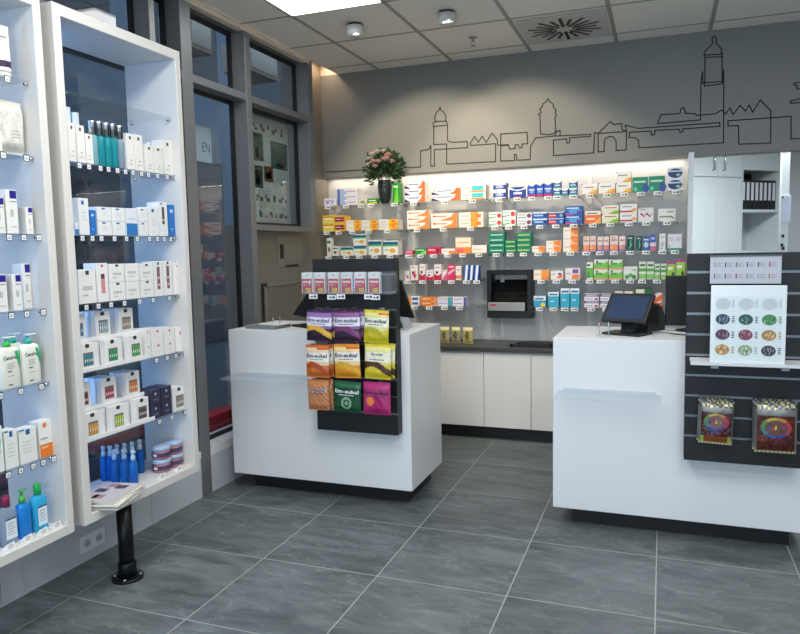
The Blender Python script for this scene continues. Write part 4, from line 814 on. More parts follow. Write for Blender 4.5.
for k, u in enumerate((313, 331, 340.5, 368.5, 375)):
    v = 296.5; P = at(u, v, 1, 3.465)
    o = bpy.data.objects.new('price_tag', tm_me); COL.objects.link(o); o.location = (P.x, 3.4685, tz+.001); 
    tag(o, 'price tag on the acrylic tray edge, %s from the left' % ('first', 'second', 'third', 'fourth', 'fifth')[k], 'price tag', 'price tags on the acrylic tray')
    if k in (1, 4): o.location.z -= .004; o.location.y = 3.4715
# ------------------------------------------------------------------ right slatwall items
def silver_bag(w, h, sd):
    rr = random.Random(sd); sil = mat('#8a8a86', .35, .6); brn = mat('#3c1712', .35); brn2 = mat('#6b2a1c', .35); yl = mat('#cdbf6a', .3, .4); dk = mat('#4a4a4c', .3, .5); pu = mat('#57506b', .3)
    def fn(a, b_, i, j):
        if b_ > .84: return (yl if (i*2+j*3) % 7 < 2 else dk) if (i-j) % 3 else sil
        if b_ < .04: return sil if i % 2 else yl
        if b_ > .74: return sil
        if a < .045 or a > .955: return sil
        if b_ < .2 and sd == 1: return mat('#8b4a22', .35) if .15 < a < .85 else mat('#9db04a', .35)
        return rr.choice([brn, brn, brn2, brn, pu if sd == 1 else brn2])
    o, bul = pouch_geo(w, h, .035, fn, seal=.1, nx=20, nz=26, lumps=.0012, seed=sd)
    cz = h*(.52 if sd == 1 else .5); rx, rz = w*.37, h*.2; seg = 32
    cols_ = ['#b5403a', '#c08a44', '#b8ad4c', '#5a8f48', '#3a8078', '#34599a', '#3b3c88', '#a04050']
    for k in range(seg):
        a0, a1 = 2*math.pi*k/seg, 2*math.pi*(k+1)/seg
        pts = [(rx*q_*math.cos(t_), cz+rz*q_*math.sin(t_)) for q_, t_ in ((.74, a0), (1, a0), (1, a1), (.74, a1))]
        o.add([(X, bul(X, Z)-.0012, Z) for X, Z in pts], [(0, 1, 2, 3)], pm(cols_[(k*8//seg)]))
    for k in range(seg):
        a0, a1 = 2*math.pi*k/seg, 2*math.pi*(k+1)/seg
        for q0, q1, cc in ((0, .74, '#7c5a5c' if sd == 1 else '#6a4540'),):
            pts = [(0, cz), (rx*q1*math.cos(a0), cz+rz*q1*math.sin(a0)), (rx*q1*math.cos(a1), cz+rz*q1*math.sin(a1))]
            o.add([(X, bul(X, Z)-.0014, Z) for X, Z in pts], [(0, 1, 2)], pm(cc))
    for k in range(6):
        X = -rx*.45+rx*.18*k; Z = cz-.2*rz
        o.add([(q_, bul(q_, s_)-.0022, s_) for q_, s_ in ((X, Z), (X+rx*.1, Z), (X+rx*.14, Z+rz*.42), (X+rx*.04, Z+rz*.42))], [(0, 1, 2, 3)], pm(['#2a5fb0', '#d8402c', '#e6d53c', '#3c9a4a', '#e8802c', '#7a3a98'][k]))
    return o
for (u0, u1, v0, v1, sd, lb) in ((698, 732, 400, 443.5, 1, 'smaller silver bag with rainbow oval on the right slatwall'), (754, 796, 401, 452.5, 2, 'larger silver bag with rainbow oval on the right slatwall')):
    A0 = at(u0, v1, 1, 3.49); B0 = at(u1, v1, 1, 3.49); T0 = at((u0+u1)/2, v0, 1, 3.49); w = B0.x-A0.x; h = T0.z-(A0.z+B0.z)/2
    for k in range(2):
        o = silver_bag(w, h, sd).build('sweets_bag', None, ((A0.x+B0.x)/2-k*.006, 3.485+k*.033, (A0.z+B0.z)/2+k*.003)) if k == 0 else o.copy()
        if k: COL.objects.link(o); o.location.x -= .006; o.location.y += .030; o.location.z += .003
        o.rotation_euler.y = .03 if sd == 1 else -.01
        tag(o, lb if k == 0 else 'rear twin hidden behind the '+lb, 'sweets bag', 'silver bags on the right slatwall')
    hk = thing('display_hook', 'chrome hook carrying the '+lb.replace(' on the right slatwall', ''), 'hook', ((A0.x+B0.x)/2, 3.55, T0.z-.012), 0, 'hooks on the right slatwall')
    a = MB(); a.tube([(0, -.002, 0), (0, -.1, .004), (0, -.106, .01)], .0018, CHROME, 6); a.build('arm', hk)
    a = MB(); a.box(-.015, -.0035, -.01, .015, -.0005, .01, CHROME, .001); a.build('clip_plate', hk)
# white shelf + colour card + header card
A0 = at(688.5, 358, 1, 3.40)
ws = thing('slat_shelf', 'narrow white shelf clipped to the right slatwall', 'shelf', (.125, 3.55, .925))
a = MB(); a.box(0, -.16, 0, .47, -.001, .012, mat('#d5d8d9', .4), .001); a.build('ledge', ws)
for x in (.1, .38):
    a = MB(); a.box(x-.016, -.155, -.014, x+.016, -.001, -.0005, mat('#90969a', .3, .6), .002); a.build('bracket', ws)
xa, xb = .202, .505
cc = thing('colour_card', 'glossy white card with round colour swatches on the right slatwall shelf', 'display card', ((xa+xb)/2, 3.415, .9375), 0)
w_ = .30; h_ = .345
class Lean:  # card leans back from its foot
    pass
a = MB(); a.box(-w_/2, -.008, 0, w_/2, 0, h_, mat('#e9eeee', .2, coat=.5), .002)
a.box(-w_/2+.016, -.0095, .015, w_/2-.016, -.008, h_-.045, mat('#dfe9e9', .25)); a.build('board', cc)
rr = random.Random(11)
a = MB()
SWC = [['#cdd6d8']*3, ['#2f4a5c', '#27574c', '#4c8a56'], ['#5a3a4c', '#80465a', '#a8834f'], ['#b08d55', '#8fa584', '#3e3e46']]
for r in range(4):
    for c_ in range(3):
        cx_ = -w_/2+.05+c_*.092; cz_ = h_-.082-r*.068
        rx = .029 if r else .031
        vs = [(cx_+rx*math.cos(t*math.pi/10), -.0102, cz_+rx*.82*math.sin(t*math.pi/10)) for t in range(20)]
        a.add(vs, [tuple(range(20))], mat(SWC[r][c_] if r else '#c4ccce', .4))
        if r:
            for k in range(9):
                px = cx_+rr.uniform(-.018, .018); pz = cz_+rr.uniform(-.016, .012); L_ = .0045
                base_ = lin(SWC[r][c_]); li = tuple(min(1, q_*1.9+.16) for q_ in base_[:3])
                a.add([(px-L_*.5, -.0106, pz-L_*1.6), (px+L_*.5, -.0106, pz-L_*1.6), (px+L_, -.0106, pz+L_*1.6), (px, -.0106, pz+L_*1.6)], [(0, 1, 2, 3)], mat(li, .4))
            for k in range(4): a.rect(cx_+.036, cz_-.014+k*.008, cx_+.048, cz_-.01+k*.008, -.0102, mat(SWC[r][c_], .4))
        else: a.rect(cx_+.036, cz_-.016, cx_+.046, cz_+.02, -.0102, mat('#c4ccce', .4))
a.build('swatches', cc)
hc = thing('header_card', 'pale grey card with two rows of tiny swatches above the colour card', 'display card', ((.203+.493)/2, 3.513, 1.2845))
a = MB(); a.box(-.145, -.006, 0, .145, 0, .122, mat('#c3c4cd', .4), .001); a.build('board', hc)
a = MB(); CC = ['#8a8f96', '#33475a', '#6a6070', '#3a5a7a', '#5a3a4a', '#a83244', '#5a5f50', '#4a5a60', '#8a2a5a', '#7a8088', '#9a9ca0', '#b07a30']
for k in range(12):
    x = -.128+(k % 6)*.0445; z = .085-(k//6)*.052
    a.box(x, -.0075, z-.010, x+.005, -.006, z+.012, pm(CC[k]))
    for j in range(3): a.rect(x+.009, z+.007-j*.007, x+.033-(j % 2)*.007, z+.009-j*.007, -.0063, INKG)
a.build('swatches', hc)
a = MB(); a.box(-.147, -.008, .1222, .147, .036, .129, mat('#5d6366', .35, .5)); a.build('clip_rail', hc)
# ------------------------------------------------------------------ equipment on counters
SCR = mat('#33425c', .12, name='dark_blue_screen')
def pos_screen(label, loc, rz, SCR=SCR):
    t = thing('touch_screen', label, 'monitor', loc, rz, 'touchscreens on the counters')
    a = MB(); a.box(-.105, -.075, 0, .105, .085, .012, BLACK, .004); a.build('foot', t)
    a = MB(); a.prism([(-.005, .012), (.035, .012), (.05, .145), (.022, .15)], -.032, .032, BLACK, ax=0); a.build('neck', t)
    # tilted head
    hd = MB(); w, h, th = .245, .185, .022; tl = math.radians(40)
    hd.box(-w/2, -th/2, -h/2, w/2, th/2, h/2, BLACK, .005); ho = hd.build('screen_housing', t, (0, .012, .135)); ho.rotation_euler.x = -tl
    sc_ = MB(); sc_.box(-w/2+.018, -th/2-.0008, -h/2+.02, w/2-.018, -th/2, h/2-.018, SCR); sc_.build('screen', ho)
    return t
PR = at(630, 335, 2, 1.0)
pos_screen('black touchscreen on stand at left of the right counter', (-.172, 3.86, 1.0005), math.radians(-24))
pos_screen('black touchscreen partly hidden behind the left slatwall panel', (-2.06, 3.90, 1.0005), math.radians(-32), mat('#0d0f12', .3))
# printer behind the right touchscreen
t = thing('receipt_printer', 'rounded black receipt printer behind right counter touchscreen', 'printer', (-.075, 4.06, 1.0005), -.5)
a = MB(); a.prism([(-.09, 0), (.09, 0), (.09, .08), (.05, .135), (-.03, .14), (-.075, .11), (-.09, .05)], -.055, .055, BLACK, ax=0); a.build('body', t)
a = MB(); a.prism([(-.03, .1405), (.05, .1355), (.045, .148), (-.02, .152)], -.045, .045, mat('#26282b', .3), ax=0); a.build('lid', t)
# black monitor seen from the side/back
def monitor(label, loc, rz, w=.42, h=.29, lean=0):
    t = thing('monitor', label, 'monitor', loc, rz, 'monitors on the counters')
    a = MB(); a.lathe([(.10, 0), (.10, .008), (.04, .016), (.0, .018)], BLACK, seg=24, sy=.8); a.build('foot', t)
    a = MB(); a.box(-.02, -.012, .014, .02, .012, .12, BLACK, .003); a.build('neck', t)
    a = MB(); a.box(-w/2, -.014, -h/2, w/2, .014, h/2, BLACK, .005); a.box(-w/2+.012, .0141, -h/2+.014, w/2-.012, .0148, h/2-.012, mat('#0b0c0e', .1)); ho = a.build('screen_housing', t, (0, -.012 if not lean else 0, .03+h/2)); ho.rotation_euler.x = lean
    return t
monitor('black monitor standing behind the right slatwall panel', (.17, 4.09, 1.0005), .1, .31, .27)
t = thing('monitor', 'black slanted monitor back behind the left slatwall panel', 'monitor', (-1.60, 4.0, 1.0005), 0, 'monitors on the counters')
a = MB(); a.prism([(-.185, .055), (.195, .055), (.115, .285), (-.16, .285)], -.012, .012, BLACK); a.build('screen_housing', t)
a = MB(); a.box(-.03, -.02, .01, .03, .02, .0545, BLACK, .003); a.box(-.09, -.07, 0, .09, .07, .0098, BLACK, .003); a.build('stand', t)
t = thing('card_terminal', 'grey and black card terminal on the left counter', 'terminal', (-1.45, 3.885, 1.0005), 0)
a = MB(); a.prism([(-.09, 0), (.045, 0), (.045, .03), (.03, .062), (-.06, .07), (-.09, .06)], -.06, .06, mat('#b9bdc1', .4)); a.build('body', t)
a = MB(); a.prism([(-.06, .012), (.036, .014), (.024, .05), (-.06, .056)], -.0625, -.0602, BLACK); a.rect(.002, .03, .012, .036, -.063, mat('#9aa0a5', .4)); a.build('keypad', t)
# small chrome holders beside touchscreens
for k, (x, y, lb) in enumerate(((-.30, 3.76, 'small chrome pen stand left of the right touchscreen'), (-2.255, 3.79, 'small chrome pen stand left of the left touchscreen'))):
    t = thing('pen_stand', lb, 'pen stand', (x+.02, y, 1.0005), 0, 'pen stands')
    a = MB(); a.box(-.04, -.03, 0, .04, .03, .008, G_FROST, .002); a.build('base', t)
    for s in (-1, 1):
        a = MB(); a.tube([(s*.024, 0, .008), (s*.024, 0, .072)], .003, CHROME); a.lathe([(0, -.003), (.006, 0), (0, .006)], mat('#b0262c', .4) if s < 0 else CHROME, s*.024, 0, 8, z0=.073); a.build('pin', t)
# cables on the right counter
a = MB()
for k in range(3):
    a.tube([(-.05+.0*k, 3.93+.02*k, 1.004), (.02, 3.90+.03*k, 1.004), (.06, 3.84+.05*k, 1.004), (.1, 3.80+.07*k, 1.004), (.18, 3.8+.05*k, 1.004)], .0032, mat('#dcdcda', .5) if k != 1 else BLACK, 6)
tag(a.build('cable_bundle'), 'loose white and black cables lying on the right counter', 'cables')
# leaflets on left counter
t = MB(); P = at(264, 327, 2, 1.0)
t.box(-.11, -.09, 0, .11, .09, .022, mat('#7d817f', .5), .002); t.box(-.108, -.088, .008, .1095, .0905, .0095, mat('#b4b7b4', .6))
tag(t.build('leaflet_tray', None, (-2.30, 3.80, 1.0005), -.12), 'flat grey catalogue lying at the left end of left counter', 'catalogue')
t = MB(); t.box(-.07, -.075, 0, .09, .07, .006, mat('#e4e4df', .6), .001); t.rect(0, 0, 0, 0, 0, INK) if 0 else None
tag(t.build('leaflet_stack', None, (-2.26, 3.81, 1.0232), -.2), 'small pile of white leaflets on the grey catalogue', 'leaflets')
t = MB(); t.box(-.04, -.03, 0, .04, .03, .002, mat('#d8d8d2', .6)); tag(t.build('paper_slip', None, (-2.13, 3.93, 1.0005), .2), 'small paper slip lying beside the left touchscreen', 'paper')

# ================================================================== PRODUCTS IN THE DISPLAY CASES
XP = -2.248
def lplace(u0, u1, v, z, xp=XP): return at(u0, v, 0, xp).y, at(u1, v, 0, xp).y
LD = {
 'plainsq': ('#eeeae2', [('r', .35, .84, .6, .93, '#54493c'), ('r', .45, .25, .6, .28, '#54493c'), ('r', .2, .14, .7, .16, '#b9ad9a')]),
 'bluesq': ('#ecebe8', [('r', .3, .82, .55, .93, '#1f62b0')] + lines(.3, .75, .6, 3, .1, '#c9ccd2', .02)),
 'bluepack': ('#2272bd', [('r', .2, .75, .6, .85, '#cfe2f2'), ('r', .2, .2, .5, .25, '#8fbbe2')]),
 'whiteblue': ('#e6e8ec', [('r', 0, 0, 1, .45, '#2f78bc'), ('r', .2, .6, .8, .63, '#a4b8cc')]),
 'darkstrip': ('#ecebe8', [('r', .35, .35, .62, .85, '#3a3836'), ('r', .38, .45, .58, .5, '#c9c9c5'), ('r', .2, .92, .4, .96, '#2f4a7a')]),
 'script': ('#efebe7', [('t', 'ooo', .5, .45, .2, '#7d7670', .55), ('r', .42, .85, .62, .97, '#3a3634'), ('r', .2, .22, .5, .26, '#b9b0a8')]),
 'script2': ('#efebe7', [('t', 'ooc', .45, .5, .2, '#86807a', .6), ('r', .2, .25, .55, .29, '#b9b0a8')]),
 'pinkstrip': ('#f0ebe8', [('r', .35, .22, .7, .72, '#d98d92'), ('r', .38, .6, .68, .72, '#4a4040'), ('r', .4, .9, .6, .96, '#d0505c')]),
 'dotstrip': ('#f0ebe8', [('r', .32, .2, .66, .85, '#7c5c5c'), ('r', .38, .3, .6, .36, '#e3c9c9'), ('r', .38, .5, .6, .56, '#e3c9c9'), ('r', .4, .9, .6, .98, '#3a3634')]),
 'pinkdot': ('#f1ece8', [('r', .4, .86, .62, .93, '#d57a7c'), ('r', .3, .5, .7, .52, '#cfc0b8')]),
 'pinksq': ('#f1ece8', [('r', .45, .68, .62, .84, '#cf6a66'), ('r', .25, .35, .7, .38, '#ddcfc8')]),
 'navy': ('#34324c', [('e', .5, .7, .1, .09, '#b8b4c4'), ('r', .25, .3, .75, .35, '#8884a0'), ('r', .35, .2, .65, .23, '#6e6a88')]),
 'indigo': ('#ece8e0', [('r', .35, .8, .95, .98, '#251a86'), ('r', .35, .72, .9, .74, '#6e6a80'), ('r', .35, .38, .42, .55, '#9a96a0'), ('r', .5, .38, .57, .55, '#9a96a0'), ('r', .3, .15, .8, .17, '#b5b0a8')]),
 'bluetab': ('#ecebe4', [('r', .38, .82, .62, .97, '#1f5f9e'), ('r', 0, .95, .3, 1, '#1f8f9e')] + lines(.12, .75, .62, 4, .1, '#b4b6b0', .015)),
 'greenpat': ('#e8ece4', [('e', .5, .65, .35, .2, '#8fcfae'), ('e', .5, .45, .3, .1, '#a8dac0'), ('r', .4, .88, .8, .97, '#1f8f7e')]),
 'orangebase': ('#ece9e2', [('r', 0, 0, 1, .36, '#ee7d22'), ('r', .1, .25, .6, .29, '#f6c79a'), ('e', .42, .88, .14, .07, '#e8762a'), ('r', .1, .5, .6, .53, '#7d7d86')]),
 'greybehind': ('#b9babb', [('r', .2, .7, .8, .72, '#8f9092')]),
}
def winbox(col):
    return ('#ece9e6', [('r', .36, .84, .6, .98, '#2e2a28'), ('r', .2, .16, .82, .66, '#77746f')]+[('r', .25+.14*k, .18, .36+.14*k, .58, col) for k in range(4)]+[('e', .3+.14*k, .36, .035, .06, '#e9e6e0') for k in range(4)])
def carton_l(u0, u1, vt, vb, n, z, dsg, label, xp=XP, dep=.07, ymin=None, name='skincare_carton'):
    ya, yb = at(u0, vb, 0, xp).y, at(u1, vb, 0, xp).y
    um = (u0+u1)/2; h = (at(um, vt, 0, xp).z-at(um, vb, 0, xp).z)/n
    base, pat = LD[dsg] if isinstance(dsg, str) else dsg
    me = None; out = []
    for k in range(n):
        if me is None: o = carton_geo(yb-ya-.0035, dep, h-.001, base, pat, .001).build(name); me = o.data
        else: o = bpy.data.objects.new(name, me); COL.objects.link(o)
        o.location = (xp-dep/2-random.uniform(0, .002), (ya+yb)/2, z+.0004+k*h); o.rotation_euler.z = HP
        tag(o, (STK[n][k] if n > 1 else '')+label, 'carton', 'cartons in the display cases'); out.append(o)
    return out
R2, R3, R4, R5, R6 = SZ[4], SZ[3], SZ[2], SZ[1], SZ[0]
c2 = ' in the second display case'
def sh(k): return {1: 'top', 2: 'second', 3: 'third', 4: 'fourth', 5: 'fifth', 6: 'sixth'}[k]
Q = ' on second shelf of case with sprays'
for (u0, u1, vt, vb, n, d, lb) in (
  (70, 77.5, 124, 162.5, 1, 'plainsq', 'cream carton at left end'), (78, 86.5, 126, 163.5, 1, 'plainsq', 'second cream carton from left'), (87, 94.5, 135, 165, 1, 'plainsq', 'shorter cream carton left of teal bottles'),
  (128, 136, 136, 172, 1, 'plainsq', 'tall cream carton right of teal bottles'), (136.4, 144.5, 137, 173, 1, 'plainsq', 'next tall cream carton right of teal bottles'), (146, 155, 149, 176, 1, 'plainsq', 'short cream carton, left of the pair'), (155.4, 164.3, 150, 177, 1, 'plainsq', 'short cream carton, right of the pair'), (165, 173.6, 143.6, 178, 1, 'plainsq', 'cream carton at right end')):
    carton_l(u0, u1, vt, vb, n, R2, d, lb+Q)
def bottle_geo(prof, body, cap_prof, cap, label_patch=None, seg=18, sx=1):
    pass
CLEAR = glass_mat('clear_plastic', '#dfe9ee', .06, .04, .2, '#e8eef2')
def liquid(name, tint, op=.75): return glass_mat(name, tint, .06, .05, op, tint)
TEAL = liquid('teal_liquid', '#1f9aa4'); PTEAL = liquid('pale_teal_liquid', '#8cc0c4', .7); GB = liquid('grey_blue_liquid', '#9fb3c0', .6)
for k, (u, vt, vb, mt, lb) in enumerate(((98, 122.5, 167, PTEAL, 'pale teal'), (104.6, 123.5, 168, TEAL, 'left deep teal'), (111.5, 125, 169, TEAL, 'middle deep teal'), (118, 126, 170, TEAL, 'right deep teal'), (124.5, 127.5, 170.5, GB, 'grey-blue'))):
    Pb = at(u, vb, 0, XP); hh = at(u, vt, 0, XP).z-Pb.z; r = .0185
    t = thing('lotion_bottle', '%s slim bottle with silver and black cap on second shelf' % lb, 'bottle', (XP-r, Pb.y, R2+.0005), 0, 'teal bottles in the display case')
    a = MB(); a.lathe([(r*.9, 0), (r, .004), (r, hh*.6), (r*.8, hh*.66), (r*.5, hh*.68)], mt, seg=16); a.build('body', t)
    a = MB(); a.lathe([(r*.86, hh*.685), (r*.86, hh*.97), (r*.8, hh)], CHROME, seg=16); a.box(r*.5, -.004, hh*.69, r*.9, .004, hh*.98, BLACK); a.build('cap', t)
for k, (u, vt) in enumerate(((72, 108), (80, 113.5), (151.5, 143), (159, 145))):
    Pb = at(u, 165 if k < 2 else 177, 0, XP-.09); hh = at(u, vt, 0, XP-.09).z-R2
    a = MB(); a.lathe([(.017, 0), (.018, .004), (.018, hh*.6), (.014, hh*.66), (.014, hh)], mat('#dfe3e2', .35), seg=16)
    tag(a.build('lotion_bottle', None, (XP-.1, Pb.y, R2+.0005)), 'white capped bottle behind the %s carton on second shelf' % ('leftmost cream', 'second cream', 'left short', 'right short')[k], 'bottle', 'white bottles behind cartons')
Q = ' on third shelf'
for (u0, u1, vt, vb, n, d, lb) in (
  (75.3, 79.3, 222, 234.5, 1, 'whiteblue', 'tiny blue and white carton at left end'), (79.8, 90.6, 198, 234.8, 1, 'bluesq', 'tall white carton with blue square'), (91.2, 97.5, 210, 235, 1, 'bluepack', 'narrow blue carton'),
  (98.5, 112.7, 207, 235.3, 2, 'bluesq', 'white blue-square carton in left stack'), (113.2, 126.6, 208, 235.8, 2, 'bluesq', 'white blue-square carton in middle stack'), (127.2, 138.6, 209, 236.3, 1, 'whiteblue', 'white carton with blue base'),
  (139.4, 149, 209, 236.8, 2, 'bluesq', 'white blue-square carton in right stack'), (149.6, 159.7, 208, 237, 1, 'bluesq', 'single white carton right of stacks'), (160.3, 169, 203, 237.3, 1, 'darkstrip', 'white carton with dark strip'), (169.6, 177, 206, 237.5, 1, 'bluepack', 'blue carton at right end')):
    carton_l(u0, u1, vt, vb, n, R3, d, lb+Q+' of case with sprays')
Q = ' on fourth shelf of case with sprays'
for (u0, u1, vt, vb, n, d, lb) in (
  (79.7, 97.5, 271, 305, 1, 'script', 'wide white carton with grey script'), (98.3, 110, 265, 304, 1, 'pinkstrip', 'white carton with pink strip'), (110.8, 126.6, 266, 302.7, 2, 'script', 'scripted white carton in left stack'), (127.2, 140.8, 266, 301.5, 2, 'script2', 'scripted white carton in middle stack'), (141.4, 154.8, 266, 300, 2, 'script', 'scripted white carton in right stack'),
  (155.4, 164.4, 264, 298.8, 1, 'dotstrip', 'left white carton with brown strip'), (164.9, 173.4, 263, 297.5, 1, 'dotstrip', 'right white carton with brown strip'), (174, 183, 265, 296.5, 1, 'pinkdot', 'white carton with pink dot at right end')):
    carton_l(u0, u1, vt, vb, n, R4, d, lb+Q)
Q = ' on fifth shelf'
for (u0, u1, vt, vb, n, d, lb) in ((146.5, 152, 331, 361, 2, 'pinksq', 'narrow white carton beside the riser'), (152.6, 164.8, 331, 359.5, 2, 'pinksq', 'white red-square carton, left column'), (165.3, 176, 331, 357.5, 2, 'pinksq', 'white red-square carton, middle column'), (176.5, 185.5, 331, 355.5, 1, 'pinksq', 'single white red-square carton at right end')):
    carton_l(u0, u1, vt, vb, n, R5, d, lb+Q, dep=.09)
for (u0, u1, vt, vb, n, d, lb) in ((151.5, 162, 391, 420.5, 2, 'navy', 'dark navy carton, left column, sixth shelf'), (162.5, 173, 387.5, 416.5, 2, 'navy', 'dark navy carton, right column, sixth shelf'), (174, 186.7, 389, 413, 1, winbox('#9c8c80'), 'white window carton at right end of sixth shelf')):
    carton_l(u0, u1, vt, vb, n, R6, d, lb, dep=.09)
# risers with window cartons
def riser(z, cols_up, cols_lo, lev):
    y0 = 2.203; y1 = 2.63 if lev == 'fifth' else 2.655
    t = thing('stepped_riser', 'white two-step riser on %s shelf of case with sprays' % lev, 'riser', (XP+.004, (y0+y1)/2, z+.0003), HP, 'stepped risers'); hw = (y1-y0)/2
    RS = mat('#ecebe9', .35)
    a = MB(); a.box(-hw, 0, 0, hw, .042, .006, RS, .001); a.box(-hw, -.003, 0, hw, 0, .018, RS, .001); a.build('lower_step', t)
    a = MB(); a.box(-hw, .042, .0, hw, .047, .128, RS); a.box(-hw, .042, .122, hw, .225, .128, RS, .001); a.box(-hw, .0385, .118, hw, .0418, .136, RS, .001); a.build('upper_step', t)
    W_ = (y1-y0)/3; wb_ = .088
    for c_ in range(3):
        for tier, cols_ in (('upper', cols_up), ('lower', cols_lo)):
            base, pat = winbox(cols_[c_][0]); bh = .112
            me = carton_geo(wb_, .03, bh, base, pat, .001)
            deep = 3 if tier == 'upper' else 1
            for k in range(deep):
                if k == 0: o = me.build('window_carton')
                else: o = o.copy(); COL.objects.link(o)
                xx = (XP+.004-.019) if tier == 'lower' else (XP+.004-.064)
                o.location = (xx-k*.033, y0+W_*(c_+.5), z+.0003+(.0065 if tier == 'lower' else .1285)); o.rotation_euler.z = HP
                tag(o, '%swhite carton with %s window, %s of three, %s step, %s-shelf riser' % (('', 'second-row ', 'rearmost ')[k], cols_[c_][1], ('left', 'middle', 'right')[c_], tier, lev), 'carton', 'window cartons on the risers')
riser(R5, (('#3f78a8', 'blue'), ('#9fb8c0', 'pale blue'), ('#a89080', 'beige')), (('#2f8a9a', 'teal'), ('#129a5c', 'green'), ('#4cae52', 'light green')), 'fifth')
riser(R6, (('#7c2a44', 'dark red'), ('#b23a50', 'rose'), ('#e8861f', 'orange')), (('#eda62f', 'amber'), ('#b8d63c', 'lime'), ('#4f3c42', 'dark plum')), 'sixth')
# blue spray bottles at the bottom
BLU = liquid('blue_liquid', '#1f74c8', .7)
zb = .4055
pr = None
spots = [(105, 480, 'back'), (111.5, 479.5, 'back'), (118.5, 478, 'back'), (126, 476.5, 'back'), (133.5, 475, 'back'), (141, 472.5, 'back'), (115.8, 484, 'front'), (125.5, 483.5, 'front'), (134.5, 485, 'front')]
YS = []
for k, (u, v, rw) in enumerate(spots):
    P_ = at(u, v, 2, zb)
    if k == 0:
        t = thing('spray_bottle', '', 'bottle')
        a = MB(); a.lathe([(.0175, 0), (.019, .004), (.019, .1), (.014, .112), (.009, .116)], BLU, seg=16); a.build('body', t)
        a = MB(); a.lathe([(.0105, .117), (.0105, .135), (.008, .139), (.008, .152), (.0095, .153), (.0095, .163), (.004, .166)], mat('#b9cfe0', .3), seg=14); a.box(.004, -.002, .155, .016, .002, .159, mat('#b9cfe0', .3)); a.build('pump_cap', t)
        pr = t
    else: t = copy_tree(pr)
    t.location = (P_.x, P_.y, zb)
    names = 'first second third fourth fifth sixth'.split()
    idx = k if rw == 'back' else k-6
    tag(t, 'blue spray bottle, %s from left in %s row on the case floor' % (names[idx], rw), 'bottle', 'blue spray bottles on the case floor')
# jars
JP = liquid('pink_cream', '#c98a92', .85); JB = mat('#a9bdd6', .3)
t = thing('cream_jar', '', 'jar')
a = MB(); a.lathe([(.036, 0), (.043, .006), (.044, .034), (.04, .044)], JP, seg=28); a.build('body', t)
a = MB(); a.lathe([(.0443, .014), (.0445, .015), (.0445, .034), (.0443, .035)], mat('#4a3f5e', .4), seg=28); a.rect(-.01, .018, .01, .03, -.0446, TAGW); a.build('label_band', t)
a = MB(); a.lathe([(.043, .0445), (.045, .046), (.045, .06), (.041, .064)], JB, seg=28); a.build('lid', t)
for k, (u, vb) in enumerate(((155.2, 470), (174.5, 466))):
    P_ = at(u, vb, 2, zb); P_.x = min(P_.x, -2.27)
    if k == 1: y2 = max(P_.y, yprev+.092)
    else: y2 = P_.y; yprev = y2
    for s in range(2):
        o = t if k == 0 and s == 0 else copy_tree(t)
        o.location = (-2.30, y2, zb+.0646*s)
        tag(o, '%s pink cream jar of the %s pair on the case floor' % (('lower', 'upper')[s], ('left', 'right')[k]), 'jar', 'pink cream jars')
# magazines
def mag_geo(w, h, th, col, seed):
    a = MB(); rr = random.Random(seed); a.box(-w/2, -h/2, 0, w/2, h/2, th, mat('#e6e2d8', .5), .0006)
    a.box(-w/2-.0005, -h/2-.0005, th, w/2+.0005, h/2+.0005, th+.0006, mat(col, .3))
    z = th+.0008
    for k in range(5):
        x = rr.uniform(-.09, .03); y = rr.uniform(-.1, .07); c_ = rr.choice(['#b98a80', '#8c3340', '#5a4a52', '#c9b7a8', '#6a7a98'])
        a.quad((x, y, z), (x+.05, y, z), (x+.05, y+.045, z), (x, y+.045, z), pm(c_))
    return a
zz = zb
for k, (dx, dy, rz, nm) in enumerate(((0, 0, .25, 'lowest'), (-.006, .012, .2, 'second lowest'), (.004, -.01, .3, 'middle'), (-.008, .006, .15, 'second highest'), (-.014, -.004, .22, 'topmost'))):
    th = .0065; o = mag_geo(.18, .235, th, ['#e3ddd0', '#d8d2c6', '#e6e1d6', '#dcd3c8', '#cfc4bd'][k], k).build('magazine', None, (-2.235+dx, 2.345+dy, zz+.0005), rz); zz += th+.0014
    tag(o, '%s magazine of the stack jutting over the display case floor' % nm, 'magazine', 'stacked magazines in the display case')
